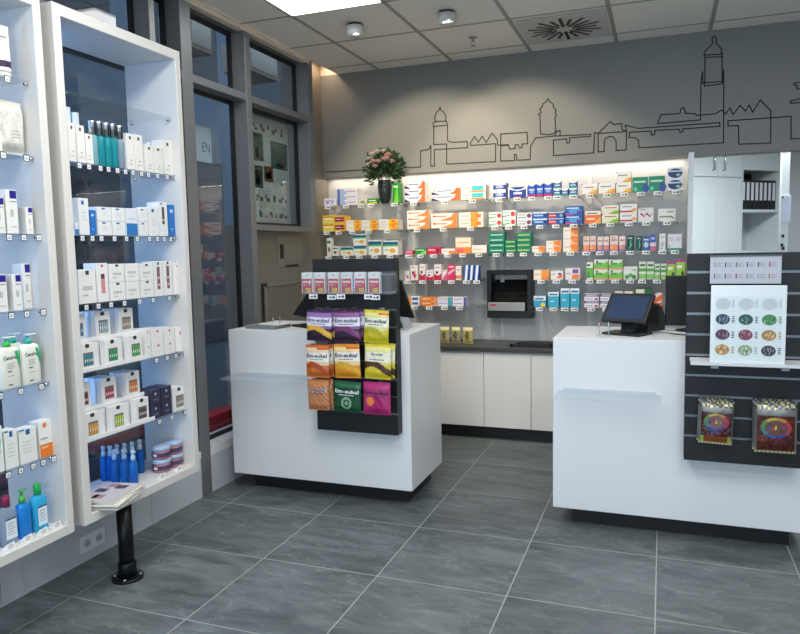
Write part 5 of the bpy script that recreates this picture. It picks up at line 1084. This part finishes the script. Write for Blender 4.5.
# ---- first case
CASE1 = ' in the case at photo left edge'
def tube_thing(u0, u1, vt, z, lb):
    ya, yb = at(u0, 77, 0, XP).y, at(u1, 77, 0, XP).y; w = yb-ya; h = at((u0+u1)/2, vt, 0, XP).z-z
    t = thing('cream_tube', lb, 'tube', (XP-.03, (ya+yb)/2, z+.0005), HP)
    a = MB(); n = 20; prof = []
    rings = [(0.0, .80, .75), (.06, .85, .72), (.18, .9, .6), (.5, .97, .4), (.85, 1, .12), (1, 1, .04)]
    vs = []; fs = []
    for (f_, sx, sy) in rings:
        for k in range(n):
            an = 2*math.pi*k/n; vs.append((w/2*sx*math.cos(an), w/2*sy*math.sin(an), .018+f_*(h-.018)))
    for r in range(len(rings)-1):
        for k in range(n): l = (k+1) % n; fs.append((r*n+k, r*n+l, (r+1)*n+l, (r+1)*n+k))
    a.add(vs, fs+[tuple((len(rings)-1)*n+k for k in range(n)), tuple(range(n-1, -1, -1))], mat('#f0e9d8', .4), True)
    a.add([(X*1.01, Y*1.03, .034+(Z)) for X, Y, Z in [(w/2*s_*.9*math.cos(2*math.pi*k/n), w/2*.66*s_*math.sin(2*math.pi*k/n), zz_) for zz_, s_ in ((.0, 1.0), (.024, 1.02)) for k in range(n)]], [(k, (k+1) % n, n+(k+1) % n, n+k) for k in range(n)], mat('#3a2148', .4), True)
    a.text('skin care', .009, 0, h*.8, 0, INKG, width=w*.6, warp=lambda X, Z: -w/2*.2-.004) if 0 else None
    a.rect(-w*.3, h*.76, w*.25, h*.785, -w/2*.26, INKG)
    a.build('body', t)
    a = MB(); a.lathe([(w*.36, 0), (w*.38, .003), (w*.38, .0175)], mat('#e3dccb', .4), seg=20, sy=.9); a.build('cap', t)
tube_thing(2, 17.5, 25, SZ[5], 'cream tube with dark purple band on top shelf, left edge')
# foil pouch and carton, second shelf
ya, yb = at(5, 158, 0, XP).y, at(31, 160, 0, XP).y; h = at(18, 101, 0, XP).z-R2
FO = mat('#e4dfd2', .3, .15); FO2 = mat('#d6d0c2', .3, .2)
po, bul = pouch_geo(yb-ya, h, .05, lambda a, b_, i, j: FO2 if b_ > .88 or (b_ > .5 and (i*3+j*5) % 11 < 2) else FO, seal=.08, nx=18, nz=24, lumps=.0025, seed=4)
for k in range(5): 
    w = yb-ya; z0 = h*(.42-k*.06); po.add([(X, bul(X, Z)-.001, Z) for X, Z in ((-w*.1, z0), (w*.18, z0), (w*.18, z0+.002), (-w*.1, z0+.002))], [(0, 1, 2, 3)], INKG)
tag(po.build('foil_pouch', None, (XP-.035, (ya+yb)/2, R2+.0005), HP), 'crumpled cream foil pouch on second shelf of the case at left edge', 'pouch')
for (u0, u1, vt, vb, z, d, lb) in (
  (-12, 3.8, 104, 157, R2, ('#f0e9da', [('t', 'U', .92, .45, .12, '#8a7f70', .14), ('r', .1, .8, .8, .83, '#b5aa98')]), 'cream carton with letter beside the foil pouch'),
  (-5, 7, 199, 235.5, R3, 'indigo', 'cream carton with indigo corner, leftmost on third shelf'), (8, 20, 192, 236, R3, 'indigo', 'tallest cream carton with indigo corner on third shelf'), (27, 34.6, 209, 236, R3, 'indigo', 'smallest cream carton with indigo corner on third shelf'),
  (-3, 9.5, 277, 315, R4, 'indigo', 'front left cream indigo-corner carton on fourth shelf'), (14.5, 24, 276.5, 313, R4, 'indigo', 'front right cream indigo-corner carton on fourth shelf'),
  (-8, 5.8, 429, 476, R6, 'greenpat', 'white carton with green pattern at photo left edge'), (6.5, 20.3, 432, 471, R6, 'bluetab', 'left white carton with blue tab on sixth shelf'), (20.7, 39, 430, 465, R6, 'bluetab', 'right wider white carton with blue tab on sixth shelf'), (40.5, 55, 423, 459.5, R6, 'orangebase', 'white carton with orange base on sixth shelf')):
    carton_l(u0, u1, vt, vb, 1, z, d, lb, dep=.05)
carton_l(24.6, 33.5, 267, 312, 1, R4, 'indigo', 'taller cream indigo-corner carton behind others on fourth shelf', xp=XP-.055, dep=.05)
carton_l(21, 27.5, 209, 236, 1, R3, 'greybehind', 'grey carton standing behind others on third shelf', xp=XP-.055, dep=.04)
# cleanser bottles
def cleanser(y, x, h, w, collar, lb, txt=True):
    t = thing('pump_bottle', lb, 'bottle', (x, y, R5+.0005), HP, 'white pump bottles')
    a = MB(); wm = mat('#ecebdc', .35); n = 24; vs = []; fs = []
    prof = [(0, .94), (.02, 1), (.8, 1), (.93, .93), (.985, .7), (1, .35)]
    for f_, s in prof:
        for k in range(n):
            an = 2*math.pi*k/n; c_, s_ = math.cos(an), math.sin(an)
            vs.append((w/2*s*math.copysign(abs(c_)**.55, c_), .019*s*math.copysign(abs(s_)**.6, s_), f_*h))
    for r in range(len(prof)-1):
        for k in range(n): l = (k+1) % n; fs.append((r*n+k, r*n+l, (r+1)*n+l, (r+1)*n+k))
    a.add(vs, fs+[tuple((len(prof)-1)*n+k for k in range(n)), tuple(range(n-1, -1, -1))], wm, True)
    if txt:
        y_ = -.0197; ink = mat('#23303c', .5)
        a.text('CeraVe', h*.085, -w*.05, h*.74, y_, ink, width=w*.62)
        a.add([(w*.18, y_, h*.88), (w*.44, y_, h*.9), (w*.4, y_, h*.45)], [(2, 1, 0)], mat('#28a66a', .4)); a.add([(w*.3, y_-.0002, h*.885), (w*.4, y_-.0002, h*.89), (w*.36, y_-.0002, h*.75)], [(2, 1, 0)], mat('#9ad8b8', .4))
        for k in range(4): a.rect(-w*.22, h*(.6-k*.04), w*(.16-.06*(k % 2)), h*(.61-k*.04), y_, INKG)
        a.rect(-w*.2, h*.4, 0, h*.425, y_, ink); a.rect(-w*.2, h*.08, 0, h*.105, y_, ink); a.rect(-w*.2, h*.3, w*.1, h*.31, y_, INKG)
    a.build('body', t)
    a = MB(); a.lathe([(.014, h+.0005), (.014, h+.014), (.009, h+.017), (.005, h+.018), (.005, h+.03)], mat(collar, .35), seg=16); a.box(-.01, -.012, h+.03, .01, .012, h+.037, mat('#dfe6e2', .35), .002); a.box(.008, -.005, h+.031, .04, .005, h+.036, mat('#dfe6e2', .35), .002); a.build('pump', t)
hh = at(34, 348, 0, XP).z-at(34, 388.5, 0, XP).z
ya, yb = at(24.8, 388, 0, XP).y, at(44, 386, 0, XP).y
cleanser((ya+yb)/2, XP-.02, hh, (yb-ya), '#2fb09c', 'front right white pump bottle with green triangle on fifth shelf')
yc = at(3, 392, 0, XP).y; cleanser((yc+ya)/2-.002, XP-.02, hh, (ya-yc)-.004, '#3db84a', 'front left white pump bottle with green triangle on fifth shelf')
cleanser((ya+yb)/2-.02, XP-.075, hh+.004, (yb-ya)-.004, '#2fb09c', 'white pump bottle with teal collar behind the front right one')
cleanser((yc+ya)/2-.022, XP-.075, hh+.004, (ya-yc)-.004, '#36b48c', 'white pump bottle with teal collar behind the front left one')
# bottom bottles
def flatbottle(u, vb, vt, w, d, body, capc, lb, shoulder, pump=False, lab=True, x=None):
    P_ = at(u, vb, 0, x or -2.25); h = at(u, vt, 0, x or -2.25).z-zb
    t = thing('cleansing_bottle', lb, 'bottle', ((x or -2.25)-d/2, P_.y, zb+.0003), HP, 'large bottles on the left case floor')
    hb = h*shoulder; a = MB(); n = 24; vs = []; fs = []
    prof = [(0, .92), (.02, 1), (.84, 1), (.94, .8), (1, .34)]
    for f_, s in prof:
        for k in range(n):
            an = 2*math.pi*k/n; c_, s_ = math.cos(an), math.sin(an)
            vs.append((w/2*s*math.copysign(abs(c_)**.7, c_), d/2*s*math.copysign(abs(s_)**.7, s_), f_*hb))
    for r in range(len(prof)-1):
        for k in range(n): l = (k+1) % n; fs.append((r*n+k, r*n+l, (r+1)*n+l, (r+1)*n+k))
    a.add(vs, fs+[tuple((len(prof)-1)*n+k for k in range(n)), tuple(range(n-1, -1, -1))], body, True); a.build('body', t)
    if lab:
        a = MB(); yy = -d/2-.0006; a.box(-w*.3, yy, hb*.16, w*.32, yy+.0004, hb*.66, mat('#dfe6ea', .4)); 
        for k in range(5): a.rect(-w*.2, hb*(.56-k*.07), w*(.2-.08*(k % 2)), hb*(.575-k*.07), yy-.0003, INKG)
        a.rect(-w*.3, hb*.66, w*.32, hb*.7, yy, mat('#31405c', .4)); a.build('front_label', t)
    cm = mat(capc, .35); a = MB()
    if not pump: a.lathe([(w*.2, hb+.0005), (w*.2, h-.003), (w*.17, h)], cm, seg=18)
    else: a.lathe([(w*.2, hb+.0005), (w*.2, hb+.018), (w*.13, hb+.024), (.006, hb+.026), (.006, h-.008), (.012, h-.006), (.008, h)], cm, seg=18); a.box(.0, -.004, h-.007, .026, .004, h-.002, cm, .001)
    a.build('cap', t)
flatbottle(12, 537, 495, .075, .04, liquid('clear_water', '#c3d6e6', .35), '#8c2748', 'clear flat bottle with dark red cap on left case floor', .78)
flatbottle(28, 532, 489, .058, .042, liquid('strong_blue', '#2a90e2', .75), '#4db04a', 'blue bottle with green pump on left case floor', .72, True, False)
flatbottle(43.5, 526, 483, .068, .04, liquid('cyan_gel', '#38c0e8', .7), '#1fae4a', 'cyan bottle with bright green cap on left case floor', .77)
flatbottle(49.5, 521, 492, .05, .03, liquid('pale_aqua', '#9fd6ec', .5), '#bfe0ee', 'pale aqua bottle behind the cyan one', .8, False, False, x=-2.34)
flatbottle(-6, 545, 500, .05, .04, liquid('rose_water', '#d99aa0', .6), '#d99aa0', 'pale pink bottle cut by the photo left edge', .8, False, False)
# tags on the cases
sq = MB(); s_ = .026
sq.box(-s_/2, -.0012, -s_, s_/2, 0, 0, TAGD, .0004); sq.rect(-s_*.38, -s_*.88, s_*.38, -s_*.14, -.0015, TAGW); sq.rect(-s_*.2, -s_*.45, s_*.2, -s_*.38, -.0018, INKG); sq.rect(-s_*.2, -s_*.68, s_*.22, -s_*.55, -.0018, INKG)
qo = sq.build('price_tag'); sq_me = qo.data; bpy.data.objects.remove(qo)
TG = [(SZ[5], 'top shelf', 'left', [8]), (R2, 'second shelf', 'left', [4, 27]), (R3, 'third shelf', 'left', [10, 24.5, 39.5]), (R4, 'fourth shelf', 'left', [12, 27.5, 44]), (R5, 'fifth shelf', 'left', [1, 21.5, 42]), (R6, 'sixth shelf', 'left', [9, 21.5, 34, 44, 54.5]),
 (R2, 'second shelf', 'right', [80, 89.6, 101, 109, 118, 126, 133.5, 142, 149, 158, 167.6, 176]), (R3, 'third shelf', 'right', [83, 93, 102, 115, 127, 138, 150, 158, 164.6, 171.5, 180.5]), (R4, 'fourth shelf', 'right', [87, 99, 111.6, 125, 140, 153.5, 170, 183.6]), (R5, 'fifth shelf', 'right', [157, 167.7, 176.4, 185.4]), (R6, 'sixth shelf', 'right', [160, 172.5, 186])]
ORD = 'first second third fourth fifth sixth seventh eighth ninth tenth eleventh twelfth'.split()
for z, nm, cs, us in TG:
    for k, u in enumerate(us):
        v = 300
        lo = at(u, 0, 0, -2.23); 
        # find the row height where the tag projects: iterate on v
        for _ in range(20):
            P_ = at(u, v, 0, -2.23); v += (P_.z-(z-.016))*150
        o = bpy.data.objects.new('price_tag', sq_me); COL.objects.link(o); o.location = (-2.2335, P_.y, z-.001); o.rotation_euler.z = HP
        tag(o, '%s price tag from left on %s of %s display case' % (ORD[k], nm, cs), 'price tag', 'price tags in the display cases')
tn = MB(); tn.prism([(-.016, 0), (.012, 0), (-.012, .024)], -.021, .021, TAGW, ax=0)
for q_, w_ in ((.25, .012), (.5, .015), (.72, .009)): tn.box(-w_, -.016+.004*q_-.0004, .024*q_, w_, -.016+.004*q_+.002, .024*q_+.0018, INKG)
tn.add([(-.015, -.0165+.0002, .004), (.015, -.0165+.0014, .004), (.015, -.014, .02), (-.015, -.014, .02)], [(0, 1, 2, 3)], INKG) if 0 else None
no = tn.build('price_card'); tn_me = no.data; bpy.data.objects.remove(no)
for k, (u, v, lb) in enumerate(((6, 549, 'leftmost in case at photo left edge'), (24.5, 541, 'second in case at photo left edge'), (41, 534, 'third in case at photo left edge'), (54.5, 527.5, 'rightmost in case at photo left edge'), (147.7, 477, 'before the left jars in case beside window post'), (168.5, 469.5, 'before the right jars in case beside window post'))):
    P_ = at(u, v, 2, zb); o = bpy.data.objects.new('price_card', tn_me); COL.objects.link(o); o.location = (min(max(P_.x, -2.23), -2.216), P_.y, zb+.0004); o.rotation_euler.z = HP+.15
    tag(o, 'white tent price card, '+lb, 'price card', 'tent price cards on the case floors')

# ================================================================== CEILING FITTINGS
def cpt(u, v): return at(u, v, 2, H)
for k, (u, v, lb) in enumerate(((355, 24, 'white drum-shaped ceiling lamp nearest the window wall'), (447, 11.5, 'white drum-shaped ceiling lamp nearer the air vent'))):
    P_ = cpt(u, v); t = thing('ceiling_lamp', lb, 'ceiling lamp', (P_.x, P_.y, H-.0035), 0, 'drum ceiling lamps')
    a = MB(); a.lathe([(.0, -.012), (.052, -.012), (.052, 0)][::-1], BLACK, seg=28); a.build('mount_ring', t)
    a = MB(); a.lathe([(.0, -.078), (.045, -.078), (.056, -.066), (.06, -.0125)], mat('#c9cac6', .4), seg=28); a.build('drum', t)
P_ = cpt(473, 37); t = thing('sprinkler', 'small chrome fire sprinkler hanging from the ceiling', 'sprinkler', (P_.x, P_.y, H-.0005))
a = MB(); a.lathe([(.03, 0), (.03, -.004), (.01, -.006), (.009, -.03)][::1], CHROME, seg=18); a.build('collar', t)
a = MB(); a.tube([(-.009, 0, -.028), (-.012, 0, -.045), (0, 0, -.058)], .002, CHROME); a.tube([(.009, 0, -.028), (.012, 0, -.045), (0, 0, -.058)], .002, CHROME); a.lathe([(.018, -.06), (.018, -.058), (0, -.057)], CHROME, seg=12); a.build('deflector', t)
# swirl vent
vc = Vector((-.03, 0, 0)); P_ = at(564.5, 27.5, 2, H)
t = thing('air_vent', 'square ceiling air vent with black swirl of radial slots', 'vent', (P_.x, P_.y, H-.0035))
a = MB(); a.box(-.285, -.285, -.008, .285, .285, -.0001, mat('#c4c1ba', .6), .002); a.build('plate', t)
a = MB()
for k in range(20):
    an = 2*math.pi*k/20; r0, r1 = (.055 if k % 2 else .085), (.245 if k % 2 else .21); d = Vector((math.cos(an), math.sin(an), 0)); s_ = Vector((-d.y, d.x, 0)); w_ = .0115
    p0_, p1_ = d*r0, d*r1; zz = -.0095
    vs = [p0_-s_*w_, p1_-s_*w_, p1_+s_*w_, p0_+s_*w_]
    vs = [(q_.x, q_.y, z) for z in (zz, -.0075) for q_ in vs]
    a.add(vs, [(3, 2, 1, 0), (4, 5, 6, 7), (0, 1, 5, 4), (1, 2, 6, 5), (2, 3, 7, 6), (3, 0, 4, 7)], BLACK)
a.build('slots', t)
# luminaire panels
PANEL = emit_mat('panel_diffuser', '#fff6ea', 2.5)
def light(kind, name, loc, rot, size, power, col, sizey=None, spread=None, blend=.5, spot=None):
    l = bpy.data.lights.new(name, kind); l.energy = power; l.color = col
    if kind == 'AREA':
        l.shape = 'RECTANGLE' if sizey else 'SQUARE'; l.size = size
        if sizey: l.size_y = sizey
        if spread: l.spread = spread
    if kind == 'SPOT': l.spot_size = spot; l.spot_blend = blend; l.shadow_soft_size = size
    o = bpy.data.objects.new(name, l); COL.objects.link(o); o.location = loc; o.rotation_euler = rot
    return o
cells = [(-2.214, 3.451, 'over the left counter'), (-.339, 2.826, 'out of frame before right counter'), (-1.589, 1.576, 'out of frame before the cases'), (.286, .951, 'above the camera'), (1.536, 2.826, 'at right beyond the frame'), (-1.589, -.299, 'behind the camera at left'), (1.536, -.299, 'behind the camera at right')]
for k, (x, y, lb) in enumerate(cells):
    t = thing('ceiling_light', 'square glowing ceiling panel '+lb, 'ceiling light', (x+.3125, y+.3125, H-.0035), 0, 'square ceiling light panels')
    a = MB(); a.box(-.298, -.298, -.004, .298, .298, -.0002, PANEL); a.build('diffuser', t)
    light('AREA', 'panel_lamp', (x+.3125, y+.3125, H-.012), (0, 0, 0), .58, [6, 8, 24, 22, 4, 16, 10][k], (.92, .96, 1))
light('AREA', 'daylight_fill', (-.7, YF-.5, 1.5), (HP, 0, 0), 3, 50, (.9, .95, 1), 2.2)  # area light added outside the unseen front window to brighten ceiling and counters
# warm wall-wash lamps in the two drum fittings
for (x, y, tx) in ((-1.90, 4.33, -1.75), (-1.28, 4.33, -1.05)):
    d = (Vector((tx, 5.53, 1.75))-Vector((x, y, 2.86))).normalized()
    o = light('SPOT', 'wash_lamp', (x, y, 2.862), (0, 0, 0), .03, 60, (1, .84, .62), spot=math.radians(80), blend=.45)
    o.rotation_euler = d.to_track_quat('-Z', 'Y').to_euler()
# LED strip under bulkhead, and cove strip over the window wall
light('AREA', 'bulkhead_strip', (-1.29, YB+.045, 2.086), (0, 0, 0), 2.85, 3, (1, .86, .7), .03)
light('AREA', 'cove_strip', (XL-.07, 4.3, H+.08), (0, 0, 0), .05, 6, (1, .72, .5), 2.4)
# vertical blue lights added at the cases' back corners to tint the interiors
for y in (1.73, 2.535):
    o = light('AREA', 'case_fill', (-2.49, y-.325, 1.39), (0, 0, 0), .02, 3.6, (.16, .42, 1), 1.9)
    o.matrix_world = Matrix.Translation(o.location) @ Vector((.35, 1, 0)).to_track_quat('-Z', 'Y').to_matrix().to_4x4()
# ================================================================== BACK OFFICE
az = math.radians(47); dirv = Vector((math.sin(az), math.cos(az), 0)); nrm = Vector((dirv.y, -dirv.x, 0))
d0 = CF + (760-400)/FPX*CR - (195-317)/FPX*CU; PB = CPOS + d0*7.6
def op(u, v): return on_plane(u, v, PB, nrm)
rzc = math.atan2(dirv.y, dirv.x)
O0 = op(692, 200); O0.z = 0
def ox(u): return (Vector((op(u, 200).x, op(u, 200).y, 0))-O0).dot(dirv)
OW = mat('#d3d9da', .45)
zs = op(716, 177).z
ux = [ox(692), ox(717), ox(741.5), ox(780)]
for k in range(2):
    t = thing('tall_cabinet', 'tall pale office cabinet, %s of the two behind the bulkhead' % ('left', 'right')[k], 'cabinet', O0+dirv*ux[k], rzc, 'tall office cabinets'); w = ux[k+1]-ux[k]
    a = MB(); a.box(0.001, .02, .0005, w-.001, .42, 2.58, OW); a.build('body', t)
    a = MB(); a.box(.003, 0, .08, w-.003, .0195, zs-.004, OW, .002); a.build('door', t)
    a = MB(); a.box(.003, 0, zs+.004, w-.003, .0195, 2.57, OW, .002); dd = a.build('upper_door', t)
    hx = w-.07 if k == 0 else .07
    a = MB(); a.tube([(hx, 0, zs+.07), (hx, -.03, zs+.07), (hx, -.03, zs+.22), (hx, 0, zs+.22)], .007, CHROME); a.build('handle', dd)
w = ux[3]-ux[2]; zt = op(760, 170.3).z; zm = op(760, 209.5).z; zl = op(765, 250).z
t = thing('open_cabinet', 'pale office cabinet with open niche of black binders', 'cabinet', O0+dirv*ux[2], rzc)
a = MB(); a.box(0.001, .0, zt, w, .42, 2.58, OW); a.box(.001, 0, .0005, w, .42, zl, OW); a.box(.001, .40, zl, w, .42, zt, mat('#b9bfc0', .5)); a.box(.001, 0, zl, .02, .40, zt, OW); a.box(w-.02, 0, zl, w, .40, zt, OW); a.build('body', t)
a = MB(); a.box(.0205, 0, zm-.03, w-.0205, .3995, zm, OW, .001); a.build('niche_shelf', t)
a = MB(); a.box(.0205, .36, zm+.001, w-.0205, .3995, zt-.0005, mat('#1b1e20', .6)); a.build('back_liner', t)
nb = 8; bw = (w-.06)/nb
for k in range(nb):
    bt = thing('ring_binder', 'black ring binder with white spine label, %s from left in niche' % ORD[k], 'binder', O0+dirv*(ux[2]+.03+bw*(k+.5))+Vector((-nrm.x*0, 0, zm+.0005)), rzc, 'ring binders in the office niche')
    a = MB(); a.box(-bw*.47, .03, 0, bw*.47, .3, .315, mat('#17191b', .5), .002); a.build('cover', bt)
    a = MB(); a.box(-bw*.3, .0288, .10, bw*.3, .0299, .29, mat('#d4dadc', .5)); a.build('spine_label', bt)
# post with notice and far wall
Pp = at(784.5, 200, 1, 6.3)
a = MB(); a.box(Pp.x-.022, 6.3, 0, Pp.x+.032, 6.4, 2.615, mat('#dde3e2', .5)); struct(a.build('trim_9'))
P1 = at(780.5, 222, 1, 6.28); P2 = at(791.5, 195, 1, 6.28)
t = thing('notice_board', 'small white notice clipped to the office post', 'notice', ((P1.x+P2.x)/2, 6.298, P1.z)); w = P2.x-P1.x; h = P2.z-P1.z
a = MB(); a.box(-w/2, -.008, 0, w/2, 0, h, mat('#c9d0e0', .5), .001)
for k in range(9): a.rect(-w*.4, h*(.85-k*.08), w*(.38-.1*(k % 3)), h*(.86-k*.08), -.0085, mat('#9aa3b4', .6))
a.build('sheet', t); a = MB(); a.box(-w*.42, -.014, h*.9, -w*.25, -.008, h*.97, BLACK); a.build('clip', t)
for k, (u, v) in enumerate(((783, 236), (782, 245), (783.3, 248.3))):
    P_ = at(u, v, 1, 6.29); a = MB(); a.box(-.01, -.008, -.012, .01, 0, .012, BLACK, .002); tag(a.build('post_hook', None, (P_.x, 6.2995, P_.z)), 'small black hook on office post, %s one' % ('highest', 'middle', 'lowest')[k], 'hook', 'black hooks on the office post')
light('AREA', 'office_lamp', (.9, 6.5, 2.6), (0, 0, 0), .8, 60, (.9, .97, 1), .8)
# ================================================================== WORLD / VIEW
W = bpy.data.worlds.new('world'); S.world = W; W.use_nodes = True
bgn = W.node_tree.nodes['Background']; bgn.inputs[0].default_value = (.45, .6, .8, 1); bgn.inputs[1].default_value = 1.5
S.cycles.transparent_max_bounces = 32
S.view_settings.view_transform = 'Standard'; S.view_settings.look = 'None'; S.view_settings.gamma = 1
S.view_settings.use_curve_mapping = False; S.view_settings.exposure = .34
